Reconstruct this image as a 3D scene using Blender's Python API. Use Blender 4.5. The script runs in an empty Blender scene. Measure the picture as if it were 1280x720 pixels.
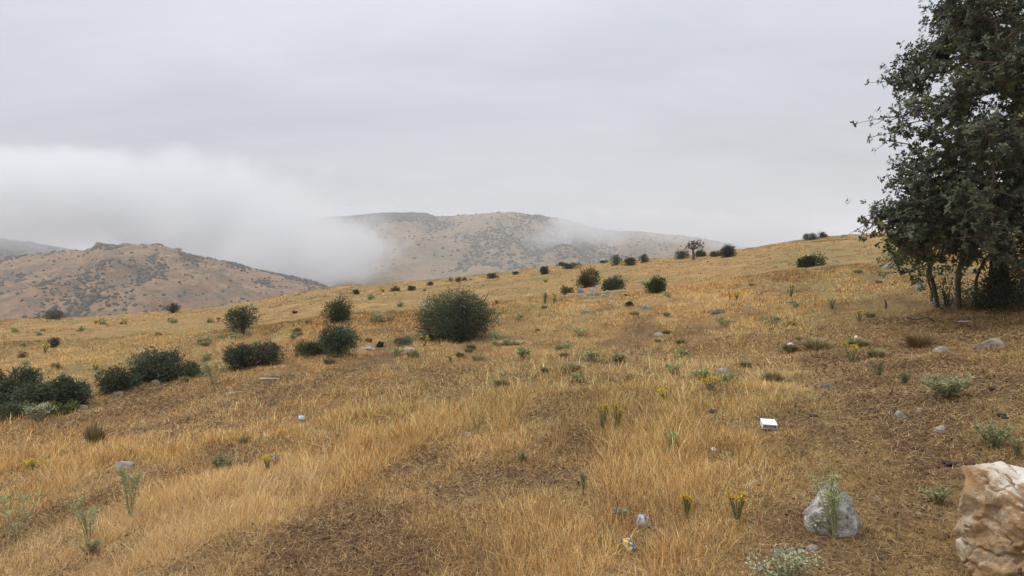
import bpy, bmesh, math, random
import numpy as np
from mathutils import Vector, Matrix

# ------------------------------------------------------------------ camera, world, sun, exposure
SC = bpy.context.scene
COL = SC.collection
F = 931.0                      # focal length in photo pixels (photo is 1280 x 720)
EYE = 1.6
PITCH = math.atan(25 / F)      # camera looks slightly down
cam_d = bpy.data.cameras.new('camera')
cam = bpy.data.objects.new('camera', cam_d)
COL.objects.link(cam)
cam_d.sensor_width = 36
cam_d.lens = 36 * F / 1280
cam_d.clip_start = 0.05
cam_d.clip_end = 12000
cam.location = (0, 0, EYE)
cam.rotation_euler = (math.pi / 2 - PITCH, 0, 0)
SC.camera = cam

SUN_EL, SUN_AZ = math.radians(52), math.radians(-60)     # azimuth from +Y towards +X
world = bpy.data.worlds.new('World')
SC.world = world
world.use_nodes = True
wn, wl = world.node_tree.nodes, world.node_tree.links
wn.clear()


def N(nodes, t, **kw):
    n = nodes.new(t)
    for k, v in kw.items():
        setattr(n, k, v)
    return n


def build_world():
    out = N(wn, 'ShaderNodeOutputWorld')
    sky = N(wn, 'ShaderNodeTexSky', sky_type='NISHITA', sun_disc=False)
    sky.sun_elevation = SUN_EL
    sky.sun_rotation = SUN_AZ
    bg1 = N(wn, 'ShaderNodeBackground')
    bg1.inputs['Strength'].default_value = 0.10
    wl.new(sky.outputs[0], bg1.inputs['Color'])
    tc = N(wn, 'ShaderNodeTexCoord')
    sep = N(wn, 'ShaderNodeSeparateXYZ')
    wl.new(tc.outputs['Generated'], sep.inputs[0])
    # overcast luminance: brighter towards the zenith, as under any even cloud layer
    zp = N(wn, 'ShaderNodeMath', operation='MAXIMUM')
    wl.new(sep.outputs['Z'], zp.inputs[0]); zp.inputs[1].default_value = 0.0
    pw = N(wn, 'ShaderNodeMath', operation='POWER')
    wl.new(zp.outputs[0], pw.inputs[0]); pw.inputs[1].default_value = 2.0
    mr = N(wn, 'ShaderNodeMath', operation='MULTIPLY_ADD')
    wl.new(pw.outputs[0], mr.inputs[0]); mr.inputs[1].default_value = 1.6; mr.inputs[2].default_value = 0.45
    # cloud layer: direction projected on a plane overhead
    zz = N(wn, 'ShaderNodeMath', operation='MAXIMUM')
    wl.new(sep.outputs['Z'], zz.inputs[0]); zz.inputs[1].default_value = 0.0
    za = N(wn, 'ShaderNodeMath', operation='ADD')
    wl.new(zz.outputs[0], za.inputs[0]); za.inputs[1].default_value = 0.22
    dv = N(wn, 'ShaderNodeVectorMath', operation='DIVIDE')
    cb = N(wn, 'ShaderNodeCombineXYZ')
    for i in range(3):
        wl.new(za.outputs[0], cb.inputs[i])
    wl.new(tc.outputs['Generated'], dv.inputs[0]); wl.new(cb.outputs[0], dv.inputs[1])
    mp = N(wn, 'ShaderNodeMapping')
    mp.inputs['Location'].default_value = (3.1, 1.7, 0.4)
    mp.inputs['Scale'].default_value = (0.55, 0.95, 1.0)
    wl.new(dv.outputs[0], mp.inputs['Vector'])
    nz = N(wn, 'ShaderNodeTexNoise')
    nz.inputs['Scale'].default_value = 1.7
    nz.inputs['Detail'].default_value = 7
    nz.inputs['Roughness'].default_value = 0.56
    nz.inputs['Distortion'].default_value = 0.5
    wl.new(mp.outputs[0], nz.inputs['Vector'])
    cr = N(wn, 'ShaderNodeValToRGB')
    cr.color_ramp.elements[0].position = 0.30
    cr.color_ramp.elements[0].color = (0.80, 0.84, 0.915, 1)
    cr.color_ramp.elements[1].position = 0.66
    cr.color_ramp.elements[1].color = (1.0, 1.03, 1.12, 1)
    wl.new(nz.outputs['Fac'], cr.inputs[0])
    mul = N(wn, 'ShaderNodeVectorMath', operation='SCALE')
    wl.new(cr.outputs[0], mul.inputs[0]); wl.new(mr.outputs[0], mul.inputs['Scale'])
    bg2 = N(wn, 'ShaderNodeBackground')
    wl.new(mul.outputs[0], bg2.inputs['Color'])
    mx = N(wn, 'ShaderNodeMixShader')
    mx.inputs[0].default_value = 0.95
    wl.new(bg1.outputs[0], mx.inputs[1]); wl.new(bg2.outputs[0], mx.inputs[2])
    wl.new(mx.outputs[0], out.inputs['Surface'])


build_world()
sd = bpy.data.lights.new('sun', 'SUN')
sd.energy = 1.5
sd.angle = math.radians(25)
sd.color = (1.0, 0.95, 0.87)
sun = bpy.data.objects.new('sun', sd)
COL.objects.link(sun)
_sd = Vector((math.sin(SUN_AZ) * math.cos(SUN_EL), math.cos(SUN_AZ) * math.cos(SUN_EL), math.sin(SUN_EL)))
sun.rotation_euler = _sd.to_track_quat('Z', 'Y').to_euler()
sun.location = (0, 0, 60)

SC.view_settings.view_transform = 'Standard'
SC.view_settings.look = 'None'
SC.view_settings.gamma = 1
SC.view_settings.use_curve_mapping = False
SC.view_settings.exposure = 0.38
SC.cycles.max_bounces = 6
SC.cycles.diffuse_bounces = 3
SC.cycles.glossy_bounces = 2
SC.cycles.transmission_bounces = 2
SC.cycles.transparent_max_bounces = 6
SC.cycles.volume_bounces = 10
SC.cycles.volume_step_rate = 1.0
SC.cycles.use_denoising = True

RNG = np.random.default_rng(7)
random.seed(7)

# ------------------------------------------------------------------ numpy noise


def _hash(ix, iy, iz, seed):
    h = (ix.astype(np.int64) * 374761393 + iy.astype(np.int64) * 668265263 + iz.astype(np.int64) * 2147483647 + seed * 974634777) & 0xffffffff
    h = ((h ^ (h >> 13)) * 1274126177) & 0xffffffff
    h = ((h ^ (h >> 16)) * 2246822519) & 0xffffffff
    return ((h ^ (h >> 15)) & 0xffffff) / float(0xffffff)


def vnoise2(x, y, seed=0):
    x = np.asarray(x, float); y = np.asarray(y, float)
    ix = np.floor(x); iy = np.floor(y)
    fx = x - ix; fy = y - iy
    ux = fx * fx * fx * (fx * (fx * 6 - 15) + 10); uy = fy * fy * fy * (fy * (fy * 6 - 15) + 10)
    z = np.zeros_like(ix)
    a = _hash(ix, iy, z, seed); b = _hash(ix + 1, iy, z, seed)
    c = _hash(ix, iy + 1, z, seed); d = _hash(ix + 1, iy + 1, z, seed)
    return (a * (1 - ux) + b * ux) * (1 - uy) + (c * (1 - ux) + d * ux) * uy


def fbm2(x, y, seed=0, oct=4, gain=0.5):
    s = 0; a = 1; t = 0
    c, n = math.cos(0.7), math.sin(0.7)
    for i in range(oct):
        s = s + a * vnoise2(x, y, seed + i * 17); t += a
        x, y = (x * c - y * n) * 2.03 + 5.1, (x * n + y * c) * 2.03 + 1.7
        a *= gain
    return s / t          # 0..1, mean .5


def vnoise3(p, seed=0):
    i = np.floor(p); f = p - i
    u = f * f * (3 - 2 * f)
    r = 0
    for dx in (0, 1):
        for dy in (0, 1):
            for dz in (0, 1):
                h = _hash(i[:, 0] + dx, i[:, 1] + dy, i[:, 2] + dz, seed)
                r = r + h * (u[:, 0] if dx else 1 - u[:, 0]) * (u[:, 1] if dy else 1 - u[:, 1]) * (u[:, 2] if dz else 1 - u[:, 2])
    return r


def fbm3(p, seed=0, oct=4, gain=0.5):
    s = 0; a = 1; t = 0
    for k in range(oct):
        s = s + a * vnoise3(p, seed + 31 * k); t += a
        p = p * 2.03 + 3.3; a *= gain
    return s / t


def sstep(a, b, x):
    t = np.clip((np.asarray(x, float) - a) / (b - a), 0, 1)
    return t * t * (3 - 2 * t)


# ------------------------------------------------------------------ terrain
SKY_PX = np.array([-500, -250, 0, 100, 230, 330, 400, 440, 500, 600, 700, 800, 850, 920, 960, 1000, 1080, 1180, 1280, 1500, 1900], float)
SKY_Y = np.array([462, 432, 402, 397, 389, 376, 364, 359, 355, 345, 333, 326, 322, 312, 306, 300, 292, 281, 270, 249, 215], float)
PA, PB = 0.10, 0.012
VALLEY = -45.0


def crest_d(tx):
    return np.interp(tx, [-1.2, -0.68, -0.25, 0, 0.4, 1.2], [42, 45, 50, 66, 74, 72])


def ground_z(x, y):
    x = np.asarray(x, float); y = np.asarray(y, float)
    r = np.hypot(x, y) + 1e-6
    az = np.arctan2(x, y)
    aw = 1 - sstep(math.radians(50), math.radians(68), np.abs(az))
    tx = np.tan(np.clip(az, -1.0, 1.0))
    dc = crest_d(tx)
    d = np.where(aw > 0, r * np.cos(np.clip(az, -1.2, 1.2)), r * 0.7)
    sky = np.interp(tx * F + 640, SKY_PX, SKY_Y)
    sl = 1.6 / dc - (sky - 335) / F
    lin = PA * tx + PB
    z = PA * x + PB * y + aw * sstep(3, 22, d) * (sl - lin) * d
    over = np.maximum(d - dc, 0)
    z = z - 0.006 * over ** 2 / (1 + over / 35)
    # fold: a low rise on the near side of a shallow gully
    q = -(x + 5.4) * 0.79 + (y - 14.4) * 0.62
    s = (x + 5.4) * 0.62 + (y - 14.4) * 0.79
    along = 1 - sstep(1.0, 5.0, s)
    z = z - 0.62 * along * np.exp(-((q - 2.9) / 1.9) ** 2) + 0.10 * along * np.exp(-((q + 0.6) / 1.6) ** 2)
    # roughness of the ground
    nf = np.clip(r / 5, 0.25, 1)
    z = z + 0.34 * (fbm2(x / 11, y / 11, 3, 3) - .5) * sstep(4, 16, r) + 0.22 * (fbm2(x / 3.1, y / 3.1, 5, 3) - .5) * nf
    z = z + 0.10 * (fbm2(x / .6, y / .6, 9, 2) - .5) * (1 - sstep(20, 50, r))
    z = z + 2.5 * (fbm2(x / 60, y / 60, 11, 3) - .5) * sstep(90, 200, r)
    return np.maximum(z, VALLEY + 1.5 * fbm2(x / 120, y / 120, 13, 2))


_T = np.geomspace(2.2, 300, 6000)


def ray(px, py):
    v = Vector(((px - 640) / F, -(py - 360) / F, -1.0))
    v = cam.rotation_euler.to_matrix() @ v
    return v / v.y              # scaled so that t is the depth along +Y


def P(px, py):
    """The ground point that shows at a photo pixel, and the metres one photo pixel spans there."""
    v = ray(px, py)
    gx, gy, gz = v.x * _T, _T, EYE + v.z * _T
    below = np.nonzero(gz <= ground_z(gx, gy))[0]
    if len(below) == 0:          # just above the crest: stand it on the crest in that direction
        h = ground_z(gx[_T < 110], gy[_T < 110])
        k = int(np.argmax((h - EYE) / _T[_T < 110]))
    else:
        k = below[0]
    x, y = float(gx[k]), float(gy[k])
    return Vector((x, y, float(ground_z(x, y)))), y / F


def G(x, y, dz=0.0):
    return Vector((x, y, float(ground_z(x, y)) + dz))


# ------------------------------------------------------------------ object helpers
def mesh_np(name, verts, faces_flat, loop_tot, mat=None, colors=None, smooth=False):
    me = bpy.data.meshes.new(name)
    nv = len(verts)
    me.vertices.add(nv)
    me.vertices.foreach_set('co', np.ascontiguousarray(verts, np.float32).ravel())
    loop_tot = np.asarray(loop_tot, np.int32)
    me.loops.add(len(faces_flat))
    me.loops.foreach_set('vertex_index', np.ascontiguousarray(faces_flat, np.int32))
    me.polygons.add(len(loop_tot))
    st = np.zeros(len(loop_tot), np.int32)
    st[1:] = np.cumsum(loop_tot)[:-1]
    me.polygons.foreach_set('loop_start', st)
    me.polygons.foreach_set('loop_total', loop_tot)
    if smooth:
        me.polygons.foreach_set('use_smooth', np.ones(len(loop_tot), bool))
    me.update(calc_edges=True)
    if colors is not None:
        at = me.color_attributes.new('tint', 'FLOAT_COLOR', 'POINT')
        c = np.ones((nv, 4), np.float32); c[:, :3] = colors
        at.data.foreach_set('color', c.ravel())
    if mat is not None:
        me.materials.append(mat)
    return me


def link(name, data, parent=None, loc=None):
    o = bpy.data.objects.new(name, data)
    COL.objects.link(o)
    if parent is not None:
        o.parent = parent
    if loc is not None:
        o.location = loc
    return o


def tag(o, label=None, cat=None, group=None, kind=None):
    if label: o['label'] = label
    if cat: o['category'] = cat
    if group: o['group'] = group
    if kind: o['kind'] = kind
    return o


class Geo:
    """Collects triangles and quads of a mesh, each vertex with a colour."""
    def __init__(self):
        self.v, self.f, self.t, self.c, self.n = [], [], [], [], 0

    def add(self, v, faces, col=(1, 1, 1)):
        v = np.asarray(v, float); faces = np.asarray(faces, int)
        self.v.append(v)
        self.f.append((faces + self.n).ravel()); self.t.append(np.full(len(faces), faces.shape[1]))
        c = np.asarray(col, float)
        self.c.append(np.broadcast_to(c, (len(v), 3)))
        self.n += len(v)

    def tube(self, pts, rad, sides=5, col=(1, 1, 1)):
        pts = np.asarray(pts, float); rad = np.broadcast_to(np.asarray(rad, float), (len(pts),))
        tang = np.gradient(pts, axis=0)
        tang /= np.linalg.norm(tang, axis=1)[:, None] + 1e-9
        ref = np.array([0.31, 0.91, 0.27])
        a = np.cross(tang, ref); a /= np.linalg.norm(a, axis=1)[:, None] + 1e-9
        b = np.cross(tang, a)
        th = np.arange(sides) * 2 * math.pi / sides
        ring = pts[:, None, :] + rad[:, None, None] * (a[:, None, :] * np.cos(th)[None, :, None] + b[:, None, :] * np.sin(th)[None, :, None])
        v = ring.reshape(-1, 3)
        fs = []
        for i in range(len(pts) - 1):
            for k in range(sides):
                k2 = (k + 1) % sides
                fs.append((i * sides + k, i * sides + k2, (i + 1) * sides + k2, (i + 1) * sides + k))
        self.add(v, fs, col)

    def mesh(self, name, mat, smooth=False):
        return mesh_np(name, np.concatenate(self.v), np.concatenate(self.f), np.concatenate(self.t), mat, np.concatenate(self.c), smooth)


def unit(v):
    return v / (np.linalg.norm(v, axis=-1, keepdims=True) + 1e-9)


def leaf_geo(g, pos, direc, normal, length, width, col, fold=0.25):
    """Pointed leaves of four triangles each (two folded halves)."""
    n = len(pos)
    d = unit(direc); s = unit(np.cross(normal, d)); nn = np.cross(d, s)
    L = np.broadcast_to(length, (n,))[:, None]; W = np.broadcast_to(width, (n,))[:, None]
    base = pos; tip = pos + d * L
    mid = pos + d * L * 0.55
    l = mid + s * W * 0.5 + nn * W * fold; r = mid - s * W * 0.5 + nn * W * fold
    v = np.stack([base, l, tip, r], 1).reshape(-1, 3)
    k = np.arange(n)[:, None] * 4
    f = np.concatenate([k + np.array([[0, 1, 2]]), k + np.array([[0, 2, 3]])], 0)
    g.add(v, f, np.repeat(col, 4, axis=0))


# ------------------------------------------------------------------ materials
def new_mat(name):
    m = bpy.data.materials.new(name)
    m.use_nodes = True
    nt = m.node_tree
    b = nt.nodes['Principled BSDF']
    return m, nt, b


def ramp(nt, stops, fac):
    r = nt.nodes.new('ShaderNodeValToRGB')
    e = r.color_ramp.elements
    while len(e) < len(stops):
        e.new(0.5)
    for i, (p, c) in enumerate(stops):
        e[i].position = p; e[i].color = (*c, 1)
    nt.links.new(fac, r.inputs[0])
    return r


def noise(nt, scale, detail=4, rough=0.55, vec=None, dist=0.0, coord='pos'):
    n = nt.nodes.new('ShaderNodeTexNoise')
    n.inputs['Scale'].default_value = scale
    n.inputs['Detail'].default_value = detail
    n.inputs['Roughness'].default_value = rough
    n.inputs['Distortion'].default_value = dist
    if vec is None:
        if coord == 'pos':
            vec = nt.nodes.new('ShaderNodeNewGeometry').outputs['Position']
        else:
            vec = nt.nodes.new('ShaderNodeTexCoord').outputs['Object']
    nt.links.new(vec, n.inputs['Vector'])
    return n


def mixc(nt, fac, a, b, mode='MIX'):
    m = nt.nodes.new('ShaderNodeMix')
    m.data_type = 'RGBA'; m.blend_type = mode
    for sock, v in ((m.inputs[0], fac), (m.inputs[6], a), (m.inputs[7], b)):
        if hasattr(v, 'links'):
            nt.links.new(v, sock)
        elif isinstance(v, (int, float)):
            sock.default_value = v
        else:
            sock.default_value = (*v, 1)
    return m.outputs[2]


def bump(nt, b, height, strength=0.5, dist=0.02):
    n = nt.nodes.new('ShaderNodeBump')
    n.inputs['Strength'].default_value = strength
    n.inputs['Distance'].default_value = dist
    nt.links.new(height, n.inputs['Height'])
    nt.links.new(n.outputs[0], b.inputs['Normal'])
    return n


def mat_tint(name, rough=0.75, spec=0.2, transl=0.0, noise_amt=0.0):
    """Plant matter: the colour comes from the 'tint' attribute of each blade, leaf or stem."""
    m, nt, b = new_mat(name)
    a = nt.nodes.new('ShaderNodeAttribute'); a.attribute_name = 'tint'
    b.inputs['Roughness'].default_value = rough
    b.inputs['Specular IOR Level'].default_value = spec
    nt.links.new(a.outputs['Color'], b.inputs['Base Color'])
    if transl > 0:
        t = nt.nodes.new('ShaderNodeBsdfTranslucent')
        nt.links.new(a.outputs['Color'], t.inputs['Color'])
        mx = nt.nodes.new('ShaderNodeMixShader'); mx.inputs[0].default_value = transl
        nt.links.new(b.outputs[0], mx.inputs[1]); nt.links.new(t.outputs[0], mx.inputs[2])
        nt.links.new(mx.outputs[0], nt.nodes['Material Output'].inputs['Surface'])
    return m


def mat_ground():
    m, nt, b = new_mat('dry_hillside_ground')
    n1 = noise(nt, 0.16, 5, 0.6)
    n2 = noise(nt, 1.3, 6, 0.65)
    n3 = noise(nt, 9.0, 5, 0.7)
    n4 = noise(nt, 55.0, 3, 0.6)
    dry = ramp(nt, [(0.30, (0.17, 0.10, 0.04)), (0.5, (0.30, 0.185, 0.075)), (0.72, (0.40, 0.26, 0.115))], n2.outputs['Fac']).outputs[0]
    olive = ramp(nt, [(0.3, (0.12, 0.10, 0.04)), (0.7, (0.28, 0.22, 0.09))], n3.outputs['Fac']).outputs[0]
    fac = ramp(nt, [(0.42, (0, 0, 0)), (0.62, (1, 1, 1))], n1.outputs['Fac']).outputs[0]
    far = mixc(nt, fac, dry, olive)
    soil = ramp(nt, [(0.34, (0.018, 0.011, 0.007)), (0.50, (0.06, 0.035, 0.019)), (0.68, (0.19, 0.11, 0.05))], n3.outputs['Fac']).outputs[0]
    soil = mixc(nt, n4.outputs['Fac'], soil, (0.16, 0.10, 0.05))
    # the 'cover' attribute says how much of the soil is under a sward
    at = nt.nodes.new('ShaderNodeAttribute'); at.attribute_name = 'tint'
    sp = nt.nodes.new('ShaderNodeSeparateColor'); nt.links.new(at.outputs['Color'], sp.inputs[0])
    col = mixc(nt, sp.outputs[0], soil, far)
    n7 = noise(nt, 130, 3, .7, dist=2.2)
    n8 = noise(nt, 26, 4, .75, dist=1.0)
    col = mixc(nt, 1.0, col, ramp(nt, [(.36, (.34, .30, .26)), (.5, (1, 1, 1)), (.66, (1.75, 1.7, 1.6))], n7.outputs['Fac']).outputs[0], 'MULTIPLY')
    col = mixc(nt, 1.0, col, ramp(nt, [(.36, (.45, .42, .40)), (.52, (1, 1, 1)), (.7, (1.25, 1.25, 1.2))], n8.outputs['Fac']).outputs[0], 'MULTIPLY')
    nt.links.new(col, b.inputs['Base Color'])
    b.inputs['Roughness'].default_value = 0.95
    b.inputs['Specular IOR Level'].default_value = 0.1
    ad = nt.nodes.new('ShaderNodeMath'); ad.operation = 'ADD'
    nt.links.new(n3.outputs['Fac'], ad.inputs[0]); nt.links.new(n4.outputs['Fac'], ad.inputs[1])
    bump(nt, b, ad.outputs[0], 0.8, 0.03)
    return m


def mat_hill(name, scrub_scale, scrub_lo, scrub_hi, grass=(0.36, 0.215, 0.12), grass2=(0.27, 0.17, 0.10), scrub=(0.085, 0.085, 0.07)):
    m, nt, b = new_mat(name)
    n1 = noise(nt, 0.02, 5, 0.6)
    n2 = noise(nt, scrub_scale, 6, 0.68, dist=0.4)
    n3 = noise(nt, 0.22, 4, 0.7)
    g = mixc(nt, n1.outputs['Fac'], grass, grass2)
    g = mixc(nt, 0.5, g, ramp(nt, [(0.3, (0.085, 0.065, 0.042)), (0.7, (0.27, 0.19, 0.115))], n3.outputs['Fac']).outputs[0])
    f = ramp(nt, [(scrub_lo, (0, 0, 0)), (scrub_hi, (1, 1, 1))], n2.outputs['Fac']).outputs[0]
    f2 = ramp(nt, [(0.38, (0.15, 0.15, 0.15)), (0.6, (1, 1, 1))], n3.outputs['Fac']).outputs[0]
    fm = nt.nodes.new('ShaderNodeMath'); fm.operation = 'MULTIPLY'
    nt.links.new(f, fm.inputs[0]); nt.links.new(f2, fm.inputs[1])
    c = mixc(nt, fm.outputs[0], g, scrub)
    n6 = noise(nt, scrub_scale * 5, 5, .75)
    c = mixc(nt, ramp(nt, [(0.50, (0, 0, 0)), (0.62, (.8, .8, .8))], n6.outputs['Fac']).outputs[0], c, scrub)
    nt.links.new(c, b.inputs['Base Color'])
    b.inputs['Roughness'].default_value = 0.95
    b.inputs['Specular IOR Level'].default_value = 0.05
    bump(nt, b, n3.outputs['Fac'], 0.6, 1.0)
    return m


def mat_rock(name, base=(0.30, 0.29, 0.28), dark=(0.13, 0.125, 0.12), pale=(0.50, 0.49, 0.47), scale=6.0, ochre=None, top_white=None):
    m, nt, b = new_mat(name)
    tc = nt.nodes.new('ShaderNodeTexCoord').outputs['Object']
    n1 = noise(nt, scale, 8, 0.68, tc)
    n2 = noise(nt, scale * 4.5, 6, 0.7, tc)
    n3 = noise(nt, scale * 0.45, 4, 0.6, tc)
    c = ramp(nt, [(0.28, dark), (0.5, base), (0.72, pale)], n1.outputs['Fac']).outputs[0]
    c = mixc(nt, ramp(nt, [(0.55, (0, 0, 0)), (0.68, (1, 1, 1))], n2.outputs['Fac']).outputs[0], c, pale)
    c = mixc(nt, ramp(nt, [(0.34, (0.8, 0.8, 0.8)), (0.44, (0, 0, 0))], n2.outputs['Fac']).outputs[0], c, dark)
    if ochre:
        c = mixc(nt, ramp(nt, [(0.40, (0, 0, 0)), (0.58, (1, 1, 1))], n3.outputs['Fac']).outputs[0], c, ochre)
    if top_white:                       # pale patches, broken by noise, on faces turned upward
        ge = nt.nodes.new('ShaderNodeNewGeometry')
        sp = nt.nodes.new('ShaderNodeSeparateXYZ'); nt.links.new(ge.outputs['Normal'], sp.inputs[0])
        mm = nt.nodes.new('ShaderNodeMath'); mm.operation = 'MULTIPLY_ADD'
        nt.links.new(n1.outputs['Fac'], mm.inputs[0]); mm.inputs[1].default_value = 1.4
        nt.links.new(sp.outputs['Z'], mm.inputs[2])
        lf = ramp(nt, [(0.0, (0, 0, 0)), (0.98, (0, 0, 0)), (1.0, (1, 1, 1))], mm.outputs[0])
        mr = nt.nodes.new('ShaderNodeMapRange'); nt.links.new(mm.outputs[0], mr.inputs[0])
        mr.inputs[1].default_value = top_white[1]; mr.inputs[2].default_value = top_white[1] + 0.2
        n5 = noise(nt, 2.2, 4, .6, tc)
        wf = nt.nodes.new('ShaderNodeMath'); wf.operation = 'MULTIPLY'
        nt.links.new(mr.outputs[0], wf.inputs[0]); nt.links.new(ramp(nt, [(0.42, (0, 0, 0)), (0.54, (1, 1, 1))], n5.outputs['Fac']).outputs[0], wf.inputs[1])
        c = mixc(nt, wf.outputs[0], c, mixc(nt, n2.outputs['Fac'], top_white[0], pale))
    nt.links.new(c, b.inputs['Base Color'])
    b.inputs['Roughness'].default_value = 0.9
    b.inputs['Specular IOR Level'].default_value = 0.15
    ad = nt.nodes.new('ShaderNodeMath'); ad.operation = 'ADD'
    nt.links.new(n1.outputs['Fac'], ad.inputs[0]); nt.links.new(n2.outputs['Fac'], ad.inputs[1])
    bump(nt, b, ad.outputs[0], 0.7, 0.02)
    return m


def mat_bark():
    m, nt, b = new_mat('bark')
    tc = nt.nodes.new('ShaderNodeTexCoord').outputs['Object']
    mp = nt.nodes.new('ShaderNodeMapping'); mp.inputs['Scale'].default_value = (1, 1, 0.25)
    nt.links.new(tc, mp.inputs[0])
    n1 = noise(nt, 22, 6, 0.7, mp.outputs[0])
    n2 = noise(nt, 4, 4, 0.6, tc)
    c = ramp(nt, [(0.3, (0.03, 0.02, 0.016)), (0.55, (0.085, 0.058, 0.045)), (0.75, (0.16, 0.12, 0.10))], n1.outputs['Fac']).outputs[0]
    c = mixc(nt, ramp(nt, [(0.5, (0, 0, 0)), (0.7, (0.6, 0.6, 0.6))], n2.outputs['Fac']).outputs[0], c, (0.16, 0.085, 0.055))
    nt.links.new(c, b.inputs['Base Color'])
    b.inputs['Roughness'].default_value = 0.9
    bump(nt, b, n1.outputs['Fac'], 0.9, 0.02)
    return m


def mat_plain(name, col, rough=0.5, spec=0.4, var=None, scale=20):
    m, nt, b = new_mat(name)
    if var:
        n = noise(nt, scale, 4, 0.6, coord='obj')
        nt.links.new(ramp(nt, [(0.35, col), (0.65, var)], n.outputs['Fac']).outputs[0], b.inputs['Base Color'])
    else:
        b.inputs['Base Color'].default_value = (*col, 1)
    b.inputs['Roughness'].default_value = rough
    b.inputs['Specular IOR Level'].default_value = spec
    return m


M_GROUND = mat_ground()
M_GRASS = mat_tint('dry_grass_blades', 0.7, 0.15)
M_LEAF = mat_tint('leaves', 0.65, 0.10, 0.15)
M_HERB = mat_tint('herb_leaves', 0.65, 0.2, 0.2)
M_BARK = mat_bark()
M_ROCK = mat_rock('grey_stone', (0.25, 0.22, 0.18), (0.10, 0.085, 0.068), (0.40, 0.36, 0.305), 12)
M_ROCKD = mat_rock('dark_stone', (0.12, 0.108, 0.09), (0.045, 0.04, 0.034), (0.26, 0.235, 0.20), 12)
M_ROCKP = mat_rock('pale_stone', (0.27, 0.235, 0.19), (0.11, 0.09, 0.07), (0.45, 0.405, 0.34), 14)
M_ROCKB = mat_rock('brownish_stone', (0.27, 0.225, 0.18), (0.12, 0.10, 0.08), (0.40, 0.36, 0.31), 9)
M_ROCKL = mat_rock('lichen_stone', (0.34, 0.315, 0.28), (0.07, 0.065, 0.055), (0.70, 0.67, 0.61), 20)
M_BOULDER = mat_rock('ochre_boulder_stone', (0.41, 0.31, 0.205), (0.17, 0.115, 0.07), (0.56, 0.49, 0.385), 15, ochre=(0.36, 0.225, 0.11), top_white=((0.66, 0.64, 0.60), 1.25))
M_DUNG = mat_plain('dark_dung', (0.018, 0.015, 0.013), 0.8, 0.2, (0.05, 0.04, 0.034), 30)


# ------------------------------------------------------------------ cover maps of the sward (where grass is tall, thin, bare or green)
_blob_cache = {}
CLEAR = []                     # (x, y, radius): places where things lie and the grass does not hide them


def blob_field(x, y, blobs):
    """Sum of soft ellipses placed on the ground; each is (px, py, width px, length factor, weight)."""
    s = np.zeros_like(x)
    for b in blobs:
        if b not in _blob_cache:
            c, m = P(b[0], b[1])
            _blob_cache[b] = (c.x, c.y, b[2] * m * 0.5)
        cx, cy, rx = _blob_cache[b]
        ry = rx * b[3]
        sx, sy = x - cx, y - cy
        u = sx * 0.94 - sy * 0.34; w = sx * 0.34 + sy * 0.94
        s = s + b[4] * np.exp(-((u / rx) ** 2 + (w / ry) ** 2))
    return s


BARE = [(650, 612, 90, 1.2, 1.0), (640, 640, 90, .8, .5), (450, 655, 150, 1.0, .9), (520, 700, 210, .7, 1.0), (380, 690, 120, .9, .8), (300, 562, 130, 1.0, .6), (420, 545, 90, 1.0, .6),
        (560, 568, 80, 1.4, .6), (710, 690, 70, 1.0, .5), (960, 640, 110, 1.0, .6), (1000, 700, 180, .8, .6), (1120, 640, 150, 1.0, .5),
        (240, 585, 90, 1.0, .5), (90, 690, 130, .8, .4), (1230, 470, 110, 1.2, .4), (645, 565, 50, 1.2, .4), (1140, 700, 130, .8, .4), (845, 452, 50, 1.2, .4)]
TALL = [(620, 700, 130, .8, .8), (830, 600, 200, 1.6, .8), (860, 560, 150, 1.6, .6), (490, 545, 150, 2.0, .9), (330, 600, 160, 1.4, .6), (700, 560, 160, 1.4, .4),
        (640, 480, 300, 2.4, .5), (220, 560, 160, 1.3, .4), (760, 690, 150, 1.0, .4), (970, 470, 110, 2.2, .7), (840, 520, 200, 2, .5), (90, 540, 250, 1.5, .5)]


def cleared(x, y):
    """1 where grass stands free, towards 0 on the near side of things that lie in it."""
    c = np.ones_like(x)
    for (cx, cy, r) in CLEAR:
        L = math.hypot(cx, cy); ux, uy = -cx / L, -cy / L
        n = min(r + .22, .8)
        t = np.clip((x - cx) * ux + (y - cy) * uy, 0, n)
        d = np.hypot(x - cx - ux * t, y - cy - uy * t)
        c = np.minimum(c, sstep(r * .75, r * 1.25 + .05, d))
    return c


def maps(x, y):
    u = x * 0.93 - y * 0.36; v = x * 0.36 + y * 0.93        # streaks run with the slope
    n = fbm2(u / 0.75, v / 1.9, 41, 4, 0.55)
    n2 = fbm2(x / 4.5, y / 4.5, 43, 3)
    edge = np.interp(y, [2, 3.5, 7.8, 12, 30], [0.4, 0.95, 2.75, 5.2, 17.0])
    right = sstep(-0.35, 0.45, (x - edge) / (0.4 + 0.12 * y)) * (1 - sstep(13, 20, y))
    bare = sstep(0.44, 0.30, n) * 0.7 + blob_field(x, y, BARE) * 0.85
    tall = sstep(0.42, 0.66, n) * 0.7 + blob_field(x, y, TALL)
    st = fbm2(u / .30, v / .85, 145, 3, .6)                    # thin trodden streaks along the slope
    bare = bare + .55 * sstep(.38, .28, st) * (1 - sstep(16, 30, y))
    bare = np.clip(bare - 0.25 * tall + 0.27 * right, 0, 1)
    tall = np.clip(tall * (1 - 0.8 * bare) - 0.55 * right, 0, 1)
    green = sstep(0.50, 0.68, fbm2(x / 5.5 + 9, y / 9.0, 47, 4)) * 0.8 + 0.85 * right * n2
    return tall, bare, np.clip(green, 0, 1), right


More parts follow.
